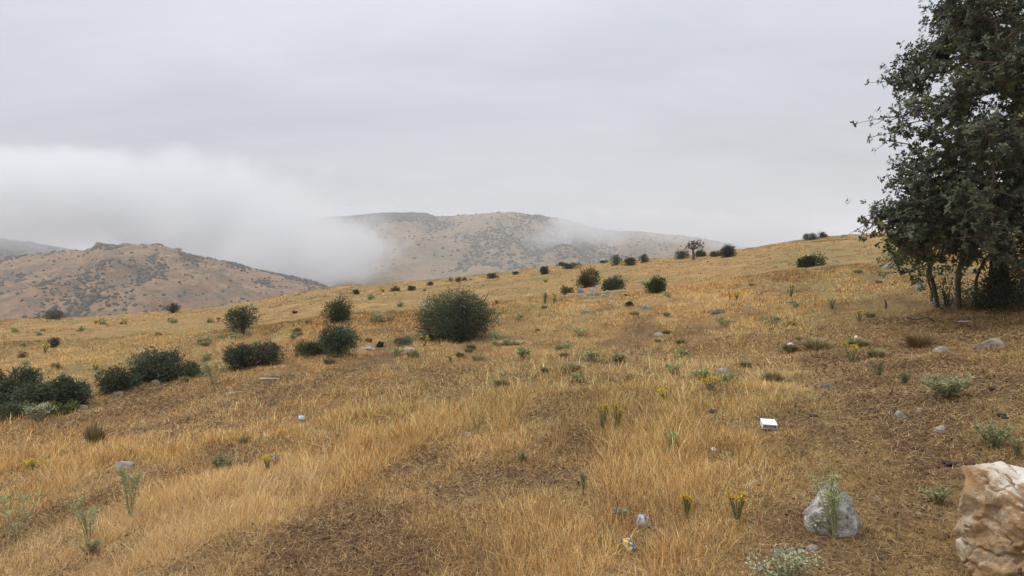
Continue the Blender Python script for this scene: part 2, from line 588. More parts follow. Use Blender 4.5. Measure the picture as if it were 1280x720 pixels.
# ------------------------------------------------------------------ ground sheet
def build_ground():
    a1 = np.radians(np.arange(-58, 58, 0.4))
    a2 = np.radians(np.arange(58, 302, 4.0))
    az = np.concatenate([a1, a2])
    r = np.concatenate([np.geomspace(0.4, 130, 205), np.geomspace(140, 2500, 34)])
    A, R = np.meshgrid(az, r)
    x = R * np.sin(A); y = R * np.cos(A)
    z = ground_z(x.ravel(), y.ravel())
    v = np.stack([x.ravel(), y.ravel(), z], 1)
    na, nr = len(az), len(r)
    i = np.arange(nr - 1)[:, None] * na; k = np.arange(na)[None, :]; k2 = (k + 1) % na
    f = np.stack([i + k, i + k2, i + na + k2, i + na + k], -1).reshape(-1, 4)[:, ::-1]
    flat = list(f.ravel()); tot = [4] * len(f)
    v = np.concatenate([v, [[0, 0, float(ground_z(0, 0))]]])
    c = len(v) - 1
    tri = np.stack([np.full(na, c), (np.arange(na) + 1) % na, np.arange(na)], 1)
    flat = np.concatenate([f.ravel(), tri.ravel()]); tot = np.concatenate([np.full(len(f), 4), np.full(na, 3)])
    tall, bare, green, right = maps(v[:, 0], v[:, 1])
    rr = np.hypot(v[:, 0], v[:, 1])
    cover = np.clip(sstep(9, 30, rr) * (1 - 0.5 * bare) + 0.62 * (1 - bare), 0, 1)
    me = mesh_np('ground', v, flat, tot, M_GROUND, np.stack([cover, green, bare], 1), True)
    tag(link('ground', me), 'dry grassy hillside sloping down to the valley', kind='structure')


# ------------------------------------------------------------------ hills beyond
def hill(name, pts, dc, dbase, dback, zbase, mat, seed, rough, gully, label, nu=230, nv=90):
    pxs = np.array([p[0] for p in pts], float); ys = np.array([p[1] for p in pts], float)

    def z_at(px, d):
        zc = EYE + (335 - np.interp(px, pxs, ys)) / F * dc
        t = np.where(d < dc, (dc - d) / (dc - dbase), (d - dc) / (dback - dc))
        t = np.clip(t, 0, 1)
        prof = np.where(d < dc, 1 - t * (0.35 + 0.65 * t) , 1 - t * t)
        x = (px - 640) / F * d
        nz = (fbm2(x / (gully * 2.2), d / (gully * 3), seed, 5, 0.55) - .5)
        ridged = np.abs(fbm2(x / gully, d / (gully * 2.4), seed + 5, 3) - .5) * 2
        return zbase + (zc - zbase) * prof + rough * nz * (0.25 + 1.6 * t) - rough * 1.0 * (1 - ridged) ** 2 * sstep(0.03, .3, t)
    u = np.linspace(pxs[0], pxs[-1], nu); d = np.concatenate([np.linspace(dbase, dc, nv), np.linspace(dc, dback, 14)[1:]])
    U, D = np.meshgrid(u, d)
    z = z_at(U.ravel(), D.ravel())
    v = np.stack([((U - 640) / F * D).ravel(), D.ravel(), z], 1)
    i = np.arange(len(d) - 1)[:, None] * nu; k = np.arange(nu - 1)[None, :]
    f = np.stack([i + k, i + k + 1, i + nu + k + 1, i + nu + k], -1).reshape(-1, 4)
    me = mesh_np(name, v, f.ravel(), np.full(len(f), 4), mat, None, True)
    tag(link(name, me), label, kind='structure')
    return z_at


def shrub_mesh(name, seed, col, tris=2, leafy=40):
    """A small rough mound of leaves, one metre across, standing on z = 0."""
    rg = np.random.default_rng(seed)
    bm = bmesh.new()
    bmesh.ops.create_icosphere(bm, subdivisions=tris, radius=0.5)
    p = np.array([v.co[:] for v in bm.verts]); fs = np.array([[v.index for v in f.verts] for f in bm.faces])
    bm.free()
    p = p * (0.72 + 0.62 * fbm3(p * 3.5 + seed * 3.1, seed, 2))[:, None]
    p[:, 2] = np.maximum(p[:, 2], -0.22) + 0.2
    p[:, 2] *= 0.85
    g = Geo()
    n = len(p)
    cc = np.asarray(col)[None, :] * (0.75 + 0.5 * rg.random((n, 1)))
    g.add(p, fs, cc)
    if leafy:
        k = rg.integers(0, n, leafy)
        nm = unit(p[k] - np.array([0, 0, .1]) + rg.normal(0, .25, (leafy, 3)))
        leaf_geo(g, p[k] - nm * 0.05, nm + rg.normal(0, .5, (leafy, 3)), unit(rg.normal(0, 1, (leafy, 3))), 0.16 + 0.12 * rg.random(leafy), 0.12,
                 np.asarray(col)[None, :] * (0.7 + 0.7 * rg.random((leafy, 1))))
    return g.mesh(name, M_LEAF, False)


def far_shrubs(z_at, dnear, dfar, pxa, pxb, n_ind, n_mass, seed, size, label, group, patch_scale, col, base_name, mass_label, extra=(), gully=None):
    rg = np.random.default_rng(seed)
    meshes = [shrub_mesh(base_name, seed + i, np.array(col) * (0.85 + 0.1 * i), 2, 24) for i in range(5)]
    cand = n_mass * 14
    px = rg.uniform(pxa, pxb, cand); d = np.sqrt(rg.uniform(dnear ** 2, dfar ** 2, cand))
    x = (px - 640) / F * d
    dens = fbm2(x / patch_scale, d / (patch_scale * 1.6), seed + 3, 4, .6)
    if gully:
        rd = np.abs(fbm2(x / gully[0], d / (gully[0] * 2.4), gully[1] + 5, 3) - .5) * 2
        dens = dens + .20 * sstep(.20, .04, rd) - .07
    for (ex, ed, er) in extra:
        dens = dens + 0.50 * np.exp(-(((px - ex) / er) ** 2 + ((d - ed) / (er * 1.3)) ** 2))
    keep = rg.random(cand) < np.clip((dens - 0.42) * 2.6, 0.10, 1) ** 1.3
    px, d, x, dens = px[keep], d[keep], x[keep], dens[keep]
    px, d, x, dens = px[:n_mass + n_ind], d[:n_mass + n_ind], x[:n_mass + n_ind], dens[:n_mass + n_ind]
    z = z_at(px, d)
    s = size * (0.45 + 1.0 * rg.random(len(x)) ** 2.0 + 0.25 * (dens > .55))
    order = np.argsort(-s / d)
    ind, mass = order[:n_ind], order[n_ind:]
    for k in ind:
        o = link(base_name, meshes[int(rg.integers(0, 5))], None, (x[k], d[k], z[k] - 0.1 * s[k]))
        o.scale = (s[k], s[k], s[k] * rg.uniform(.75, 1.1)); o.rotation_euler = (0, 0, rg.uniform(0, 6.28))
        tag(o, label, 'shrub', group)
    small = [shrub_mesh('scrub', seed + 20 + i, np.array(col) * (0.85 + 0.1 * i), 1, 0) for i in range(4)]
    vs, fs, cs, off = [], [], [], 0
    tv = [np.array([v.co[:] for v in m.vertices]) for m in small]
    tf = [np.array([list(p.vertices) for p in m.polygons]) for m in small]
    for k in mass:
        i = int(rg.integers(0, 4)); a = rg.uniform(0, 6.28); c_, s_ = math.cos(a), math.sin(a)
        q = tv[i] * s[k]
        q = np.stack([q[:, 0] * c_ - q[:, 1] * s_ + x[k], q[:, 0] * s_ + q[:, 1] * c_ + d[k], q[:, 2] + z[k] - .1 * s[k]], 1)
        vs.append(q); fs.append(tf[i] + off); off += len(q)
        cs.append(np.repeat(np.array(col)[None, :] * rg.uniform(.7, 1.4), len(q), 0))
    f = np.concatenate(fs)
    me = mesh_np('scrub', np.concatenate(vs), f.ravel(), np.full(len(f), 3), M_LEAF, np.concatenate(cs), True)
    tag(link('scrub', me), mass_label, kind='stuff')


def z_at_1(f, px, d):
    return f(np.array([float(px)]), np.array([float(d)]))[0]


def build_hills():
    mb = mat_hill('hazy_far_hill', 0.022, 0.46, 0.60, (0.225, 0.132, 0.064), (0.14, 0.10, 0.052), (0.055, 0.062, 0.042))
    ml = mat_hill('orange_brown_hill', 0.032, 0.47, 0.60, (0.26, 0.122, 0.046), (0.135, 0.074, 0.033), (0.045, 0.044, 0.032))
    md = mat_hill('dark_scrub_hill', 0.035, 0.30, 0.55, (0.25, 0.17, 0.11), (0.16, 0.12, 0.09), (0.05, 0.055, 0.05))
    zl = hill('hill', [(-520, 330), (-200, 326), (0, 322), (60, 316), (105, 313), (128, 305), (150, 307), (180, 305), (205, 307), (235, 317), (290, 330), (330, 341), (390, 352), (440, 366), (500, 384), (560, 396)],
              540, 250, 760, -44, ml, 21, 15, 40, 'orange brown hill with dark shrubs at the valley side')
    zd = hill('hill', [(-520, 250), (-250, 262), (-80, 280), (10, 299), (60, 306), (110, 315), (170, 330), (260, 352), (330, 372)],
              860, 620, 1100, -44, md, 51, 10, 40, 'dark scrub covered hill half hidden in fog')
    zc = hill('hill', [(-100, 330), (120, 322), (250, 300), (330, 283), (400, 274), (440, 271), (475, 267.5), (510, 266.5), (530, 267.5), (548, 271), (575, 269), (605, 266.5), (640, 265), (665, 269), (700, 275),
                       (740, 286), (775, 290), (800, 289), (830, 292), (870, 296), (905, 303), (960, 312), (1050, 322), (1150, 332)],
              1200, 620, 1600, -44, mb, 81, 26, 90, 'long hazy hill across the valley dotted with scrub', 300, 110)
    rg = np.random.default_rng(4)
    for px, d, w, h, lb in ((124, 536, 15, 6, 'jagged dark rock outcrop at the top of the orange brown hill'), (143, 539, 9, 3, 'low rock outcrop beside the jagged one on the orange brown hill'),
                            (160, 540, 20, 3.5, 'long flat rock outcrop along the top of the orange brown hill'), (196, 541, 17, 3, 'flat grey outcrop past the middle of the orange brown hilltop'),
                            (222, 538, 12, 4, 'small outcrop where the orange brown hilltop falls away')):
        m = d / F
        me = rock_mesh('rock_outcrop', w * m, w * m * .7, h * m, int(px), M_ROCKD, 4, 12, .3)
        o = link('rock_outcrop', me, None, ((px - 640) / F * d, d, float(z_at_1(zl, px, d)) - .15 * h * m))
        tag(o, lb, 'rock')
    for o in COL.objects:
        if o.name.startswith('hill') and 'category' not in o:
            o['kind'] = 'structure'
    far_shrubs(zl, 330, 555, -60, 450, 150, 4200, 5, 1.6, 'small dark shrub dotted over the orange brown hill', 'shrubs on the orange brown hill', 45, (0.034, 0.037, 0.026), 'hill_shrub',
               'dark scrub on the orange brown hill', ((190, 440, 15), (196, 480, 12), (112, 400, 22), (122, 440, 14), (133, 522, 18), (60, 400, 14), (330, 490, 16), (235, 520, 15), (300, 520, 14), (20, 470, 12)), (40, 21))
    far_shrubs(zc, 800, 1215, 400, 920, 150, 5200, 15, 3.4, 'small grey shrub dotted over the hazy far hill', 'shrubs on the hazy far hill', 110, (0.042, 0.050, 0.036), 'distant_shrub',
               'grey scrub on the hazy far hill', ((520, 1120, 40), (700, 1000, 40)), (90, 81))
    far_shrubs(zd, 640, 850, -80, 200, 6, 900, 25, 3.5, 'dark shrub on the scrub hill half hidden in fog', 'shrubs on the scrub covered hill', 60, (0.045, 0.05, 0.045), 'scrub_shrub',
               'dark scrub on the hill half hidden in fog')


# ------------------------------------------------------------------ leafy crowns
def crown_leaves(g, clumps, n, lsize, col, rg, width=0.55, up=0.25, jitter=0.3, var=0.6):
    """Leaves spread over and inside leaf clumps (centre, radius)."""
    cs = np.array([c[:3] for c in clumps]); rs = np.array([c[3] for c in clumps])
    w = rs ** 2; k = rg.choice(len(cs), n, p=w / w.sum())
    dirs = unit(rg.normal(0, 1, (n, 3)))
    rad = rs[k] * (0.30 + 0.68 * rg.random(n) ** 0.7 + rg.exponential(.11, n))
    pos = cs[k] + dirs * rad[:, None]
    ld = unit(dirs + rg.normal(0, .6, (n, 3)) + np.array([0, 0, up]))
    nm = unit(dirs * .5 + rg.normal(0, .5, (n, 3)) + np.array([0, 0, .7]))
    tone = 1 + var * (rg.random(len(cs))[k] - .5) * 1.4 + var * (rg.random(n) - .5)
    c = np.asarray(col)[None, :] * tone[:, None]
    old = rg.random(n) < 0.05
    c[old] = c[old] * np.array([1.7, 1.45, 1.0])
    leaf_geo(g, pos, ld, nm, lsize * (0.7 + .6 * rg.random(n)), lsize * width * (0.8 + .4 * rg.random(n)), c)


def bush(name, label, px, py, w, h, leaves, col, seed, lsize=0.05, shape='dome', cat='bush', trunk=0.0, group=None, depth=None, spiky=False, sink=0.05):
    """A shrub standing where the photo shows its foot at (px, py); w and h are its photo size in pixels."""
    rg = np.random.default_rng(seed)
    base, m = P(px, py)
    W, H = w * m * 1.16, h * m * 1.06
    leaves = int(leaves * 2.6); lsize = max(lsize * .74, 1.5 * m)
    col = (col[0] * 1.12, col[1] * 1.16, col[2] * 1.0)
    root = link(name, None, None, base); root.empty_display_size = 0.2
    tag(root, label, cat, group)
    D = (depth or 0.8) * W
    clumps, tops = [], []
    lop = rg.uniform(-.09, .09, 3) * np.array([1, 1, 3.2])
    nc = int(np.clip(leaves / 270, 11, 46))
    cr = 0.5 * min(W, H) * (2.0 / nc ** 0.40)
    tries = 0
    while len(clumps) < nc and tries < 4000:
        tries += 1
        q = rg.uniform(-1, 1, 3)
        if shape == 'dome':
            q[2] = rg.uniform(0, 1)
            if q[0] ** 2 + q[1] ** 2 + (max(q[2] - 0.35, 0) / 0.65) ** 2 * 1.0 > 1: continue
            if q[0] ** 2 + q[1] ** 2 + q[2] ** 2 < 0.16: continue
            if q[2] < .25 and math.hypot(q[0], q[1]) > 0.86: continue
        elif shape == 'cone':
            q[2] = rg.uniform(0, 1)
            if math.hypot(q[0], q[1]) > (1 - q[2]) ** .7 + 0.1: continue
        elif shape == 'flat':
            q[2] = rg.uniform(0, 1)
            if q[2] > 0.35 + 0.65 * (1 - q[0] ** 2) * (0.55 + 0.45 * math.sin(q[0] * 6 + seed)): continue
            if abs(q[1]) > math.sqrt(max(0, 1 - q[0] ** 2)) + .1: continue
        elif shape == 'umbrella':
            q[2] = rg.uniform(trunk, 1)
            if math.hypot(q[0], q[1]) > math.sqrt(max(0, 1 - ((q[2] - trunk) / (1 - trunk)) ** 2)) + 0.05: continue
        x = q[0] * max(W / 2 - cr, W * .2); y = q[1] * max(D / 2 - cr, D * .15)
        zt = trunk * H + cr * .5 if trunk else cr * 0.45
        lo = zt; hi = max(H - cr, lo + 0.02)
        t = (q[2] - trunk) / (1 - trunk) if shape == 'umbrella' else q[2]
        z = lo + t * (hi - lo)
        clumps.append((x + lop[0] * W * z / H, y + lop[1] * W * z / H, z * (1 + lop[2] * x / W), cr * rg.uniform(.45, 1.25)))
    g = Geo()
    crown_leaves(g, clumps, leaves, lsize, col, rg, width=0.5 if not spiky else 0.25, up=0.3 if not spiky else 0.9)
    # shoots that stick out past the clumps
    ns = max(4, leaves // 260)
    k = rg.integers(0, len(clumps), ns)
    for j in k:
        c = np.array(clumps[j]); d = unit(c[:3] - np.array([0, 0, H * .25]) + rg.normal(0, .25 * W, 3) + np.array([0, 0, .15 * H]))
        L = cr * rg.uniform(.9, 1.45); nn = 12
        p = c[:3] + d * np.linspace(.5, 1, nn)[:, None] * L
        leaf_geo(g, p, unit(d + rg.normal(0, .7, (nn, 3))), unit(rg.normal(0, 1, (nn, 3))), lsize * .9, lsize * .45, np.asarray(col)[None, :] * rg.uniform(.9, 1.4, (nn, 1)))
    link('foliage', g.mesh('foliage', M_LEAF), root, (0, 0, -sink * H))
    s = Geo()
    if trunk:
        top = np.array([0, 0, trunk * H + cr])
        pts = [(0, 0, -.05), (W * .02, 0, trunk * H * .5), tuple(top + np.array([W * .03, 0, 0]))]
        s.tube(pts, [W * .055, W * .045, W * .035], 7)
        org = top * .8
    else:
        org = np.array([0, 0, -0.04])
    for j in range(min(len(clumps), 14 if leaves > 900 else 6)):
        c = np.array(clumps[j][:3]); o = org + np.array([rg.normal(0, .04 * W), rg.normal(0, .04 * W), 0]) * (0 if trunk else 1)
        mid = o * .45 + c * .55 + rg.normal(0, .05 * W, 3)
        mid[2] = max(mid[2], 0.05)
        s.tube([o, mid, c], [W * .014 + .004, W * .010 + .003, .003], 5)
    if leaves > 1500:
        for j in rg.integers(0, len(clumps), 9):
            c = np.array(clumps[j][:3]); dv = unit(c - np.array([0, 0, .1 * H]) + rg.normal(0, .2 * W, 3))
            e = c + dv * cr * rg.uniform(1.1, 1.7)
            s.tube([c, c * .4 + e * .6 + rg.normal(0, .02 * W, 3), e], [W * .007 + .002, W * .005 + .002, .002], 4)
    link('trunk' if trunk else 'branch', s.mesh('branches', M_BARK, True), root)
    return root


def tree_skeleton(base, attractors, trunk_pts, rg, step=0.22):
    """Grows twigs from the trunk towards every attractor; returns node positions, parents."""
    pos = [np.array(p, float) for p in trunk_pts]; par = [-1] + list(range(len(trunk_pts) - 1))
    arr = np.zeros((20000, 3)); arr[:len(pos)] = pos; n = len(pos)
    order = np.argsort(np.linalg.norm(attractors - np.array(trunk_pts[-1]), axis=1))
    tips = []
    for a in attractors[order]:
        dv = arr[:n] - a
        dist = np.sqrt((dv ** 2).sum(1)) + 0.35 * np.maximum(arr[:n, 2] - a[2], 0)
        k = int(np.argmin(dist)); d0 = np.linalg.norm(arr[k] - a)
        m = max(1, int(d0 / step)); prev = k; st = arr[k].copy()
        for j in range(1, m + 1):
            t = j / m
            q = st * (1 - t) + a * t + rg.normal(0, .035, 3) * (j < m) - np.array([0, 0, .06 * math.sin(t * math.pi) * d0])
            arr[n] = q; par.append(prev); prev = n; n += 1
        tips.append(prev)
    return arr[:n].copy(), np.array(par), np.array(tips)


def tree_mesh(g, nodes, par, r_tip=0.005, expo=2.3, rmax=None):
    n = len(nodes); acc = np.zeros(n); ch = np.zeros(n, int)
    for i in range(n - 1, 0, -1):
        if ch[i] == 0: acc[i] = r_tip ** expo
        acc[par[i]] += acc[i]; ch[par[i]] += 1
    rad = acc ** (1 / expo)
    if rmax: rad = np.minimum(rad, rmax)
    # chains: follow the thickest child so that tubes stay continuous
    best = {}
    for i in range(1, n):
        p = par[i]
        if p not in best or rad[i] > rad[best[p]]: best[p] = i
    done = np.zeros(n, bool)
    for i in range(1, n):
        if best.get(par[i]) == i and par[i] > 0: continue
        chain = [par[i], i]
        while chain[-1] in best: chain.append(best[chain[-1]])
        rr = rad[chain].copy(); rr[0] = min(rr[0], rr[1] * 1.25) if par[i] > 0 else rr[0]
        g.tube(nodes[chain], rr, 7 if rr[0] > .03 else 4)
    return rad


def oak(name, label, foot, trunk_pts, attr, col, rosettes, lsize, seed, r_tip=0.006, rmax=None, leaves_per=7, spread=0.3):
    rg = np.random.default_rng(seed)
    base, m = P(*foot)
    root = link(name, None, None, base)
    tag(root, label, 'tree')
    nodes, par, tips = tree_skeleton(base, attr, trunk_pts, rg)
    g = Geo(); tree_mesh(g, nodes, par, r_tip, 2.3, rmax)
    link('trunk', g.mesh('trunk', M_BARK, True), root)
    lg = Geo()
    # short twigs with leaf rosettes round every tip
    T = nodes[tips]; back = nodes[par[tips]]
    d = unit(T - back)
    n = len(tips) * rosettes
    ti = np.repeat(np.arange(len(tips)), rosettes)
    c = T[ti] + d[ti] * rg.uniform(-.15, .22, (n, 1)) + rg.normal(0, spread * .5, (n, 3)) * np.array([1, 1, .7])
    ax = unit(d[ti] * .5 + unit(c - T[ti]) * .5 + np.array([0, 0, .5]) + rg.normal(0, .3, (n, 3)))
    k = np.repeat(np.arange(n), leaves_per)
    N_ = len(k)
    a = ax[k]
    side = unit(np.cross(a, unit(rg.normal(0, 1, (N_, 3)))))
    ld = unit(side + a * rg.uniform(-.25, .6, (N_, 1)))
    p = c[k] + a * rg.uniform(-.03, .03, (N_, 1))
    tone = (0.8 + .4 * rg.random(n))[k] * (0.8 + .4 * rg.random(N_)) * (0.85 + .3 * rg.random(len(tips)))[ti][k]
    cc = np.asarray(col)[None, :] * tone[:, None]
    gr = (rg.random(len(tips)) < .4)[ti][k]
    cc[gr] = cc[gr] * np.array([1.35, 1.32, 1.55])
    yl = (rg.random(len(tips)) < .06)[ti][k] & (rg.random(N_) < .5)
    cc[yl] *= np.array([2.0, 1.7, .8])
    leaf_geo(lg, p, ld, unit(a + rg.normal(0, .25, (N_, 3))), lsize * (.7 + .6 * rg.random(N_)), lsize * .5, cc, 0.12)
    # bare twiglets carrying the rosettes
    cr = link('crown', lg.mesh('crown', M_LEAF), root)
    tw = Geo()
    q = rg.choice(n, min(n, 4000), replace=False)
    for i in q:
        tw.tube([T[ti[i]], (T[ti[i]] + c[i]) / 2 + rg.normal(0, .02, 3), c[i]], [.005, .004, .003], 3)
    tag(link('twig', tw.mesh('twigs', M_BARK), root), kind='stuff')
    return root


def build_trees():
    rg = np.random.default_rng(101)
    # the big oak: its trunks stand at the edge of the frame; crown given as lobes (pixel, pixel, depth offset, radius px)
    base, m = P(1244, 384)
    lobes = [(1290, 60, 0, 130), (1255, 30, .5, 78), (1205, 25, .3, 40), (1240, 120, -.9, 85), (1185, 105, 0, 52), (1145, 90, .2, 26), (1135, 122, .1, 20), (1122, 100, .3, 12), (1152, 108, .1, 22), (1165, 70, .2, 22), (1112, 182, .1, 16), (1145, 178, 0, 30), (1106, 274, -.5, 16), (1135, 280, -.4, 28),
             (1180, 165, -.4, 62), (1130, 172, 0, 36), (1096, 186, .1, 12), (1160, 190, .2, 30), (1215, 215, -.8, 70), (1150, 225, -.3, 38), (1170, 260, -.5, 46), (1118, 266, -.5, 24), (1092, 280, -.6, 14),
             (1150, 290, -.5, 36), (1240, 260, -1.0, 66), (1280, 200, -1.2, 80), (1300, 280, -.5, 60), (1190, 300, -.2, 42), (1330, 150, 0, 140), (1360, 40, 0, 140), (1150, 320, -.2, 22), (1215, 10, -.5, 60),
             (1300, -40, 0, 150), (1350, 240, .4, 120), (1275, 316, -.1, 40), (1240, 300, .3, 36), (1185, 60, .4, 26), (1180, 12, 0, 14), (1290, 130, 1.2, 110), (1200, 240, 1, 60)]
    att = []
    for (lx, ly, dz, r) in lobes:
        k = max(6, int(r * r / (66 if r > 70 else 44)))
        for _ in range(k):
            q = unit(rg.normal(0, 1, 3)) * rg.random() ** .4
            dd = base.y + dz + q[1] * r * m * 1.0
            pxx, pyy = lx + q[0] * r, ly + q[2] * r
            v = ray(pxx, pyy)
            att.append((v.x * dd - base.x, dd - base.y, EYE + v.z * dd - base.z))
    att = np.array(att)
    att = att[fbm3(att * np.array([1.5, 1.5, 2.1]) + 20, 6, 2) > .465]
    tr = [(0, 0, -.15), (.02, 0, .35), (.08, .03, .8), (.12, .02, 1.3), (.2, 0, 1.8), (.3, 0, 2.4), (.38, .05, 3.1)]
    oak('oak_tree', 'large dark green oak rising out of the frame at the edge of the slope', (1244, 384), tr, att, (0.074, 0.083, 0.045), 6, 0.064, 5, 0.0080, 0.15, 9, .21)
    # two slender multi-stemmed oaks under it
    for (name, label, foot, lob, tr, seed, rt) in (
        ('young_oak', 'slender oak with reddish brown trunk between the leaning stem and the dark oak', (1200, 387),
         [(1185, 262, 0, 42), (1215, 252, .2, 42), (1195, 288, -.1, 30), (1230, 288, .1, 26), (1172, 305, -.2, 14), (1212, 318, 0, 12)],
         [(0, 0, -.1), (-.03, 0, .2), (-.035, .01, .4), (-.01, .03, .6), (.04, .02, .8), (.03, .02, 1.05)], 61, .0088),
        ('leaning_oak', 'thin leaning oak stem forking low beside the reddish trunk', (1174, 384),
         [(1140, 290, -.1, 34), (1160, 275, .1, 36), (1128, 312, 0, 20), (1170, 318, .1, 22), (1150, 338, -.1, 16), (1125, 335, 0, 9)],
         [(0, 0, -.1), (-.06, 0, .18), (-.08, .02, .36), (-.15, .02, .55), (-.17, 0, .72), (-.24, 0, .85)], 62, .0085)):
        b2, m2 = P(*foot)
        at = []
        for (lx, ly, dz, r) in lob:
            for _ in range(max(3, int(r * r / 62))):
                q = unit(rg.normal(0, 1, 3)) * rg.random() ** .5
                dd = b2.y + dz + q[1] * r * m2
                v = ray(lx + q[0] * r, ly + q[2] * r)
                at.append((v.x * dd - b2.x, dd - b2.y, EYE + v.z * dd - b2.z))
        oak(name, label, foot, tr, np.array(at), (0.062, 0.080, 0.030), 5, 0.062, seed, rt, .075, 6, .24)
    for (name, label, foot, lob, tr, seed) in (
        ('sapling', 'thin forked sapling stem between the reddish trunk and the big oak', (1217, 385), [(1238, 290, .1, 30), (1228, 320, 0, 18), (1250, 275, .2, 26)], [(0, 0, -.1), (.05, 0, .2), (.04, .03, .4), (.10, .03, .58), (.16, 0, .75)], 64),
        ('sapling', 'thin upright sapling stem at the outer side of the oaks', (1163, 381), [(1150, 300, .1, 26), (1165, 285, 0, 26), (1140, 322, 0, 12)], [(0, 0, -.1), (.03, 0, .2), (-.02, .02, .38), (-.05, .02, .56), (-.03, 0, .75)], 65)):
        b2, m2 = P(*foot)
        at = []
        for (lx, ly, dz, r) in lob:
            for _ in range(max(3, int(r * r / 70))):
                q = unit(rg.normal(0, 1, 3)) * rg.random() ** .5
                dd = b2.y + dz + q[1] * r * m2
                v = ray(lx + q[0] * r, ly + q[2] * r)
                at.append((v.x * dd - b2.x, dd - b2.y, EYE + v.z * dd - b2.z))
        oak(name, label, foot, tr, np.array(at), (0.062, 0.078, 0.032), 4, 0.06, seed, .0075, .045, 6, .24)
    # undergrowth round the trunks
    bush('shrub', 'dark leafy undergrowth shrub growing round the foot of the big oak', 1256, 386, 62, 66, 1500, (0.04, 0.05, 0.028), 71, .06, depth=1.0)
    bush('shrub', 'low green suckers at the foot of the reddish oak trunk', 1222, 387, 46, 44, 420, (0.05, 0.075, 0.028), 72, .05)
    bush('shrub', 'leafy suckers round the thin leaning stem', 1184, 383, 44, 60, 330, (0.05, 0.068, 0.03), 73, .05)


DG = (0.050, 0.062, 0.034)     # dark evergreen oak
GG = (0.082, 0.096, 0.066)     # grey green oak
YG = (0.085, 0.095, 0.032)     # yellowish green


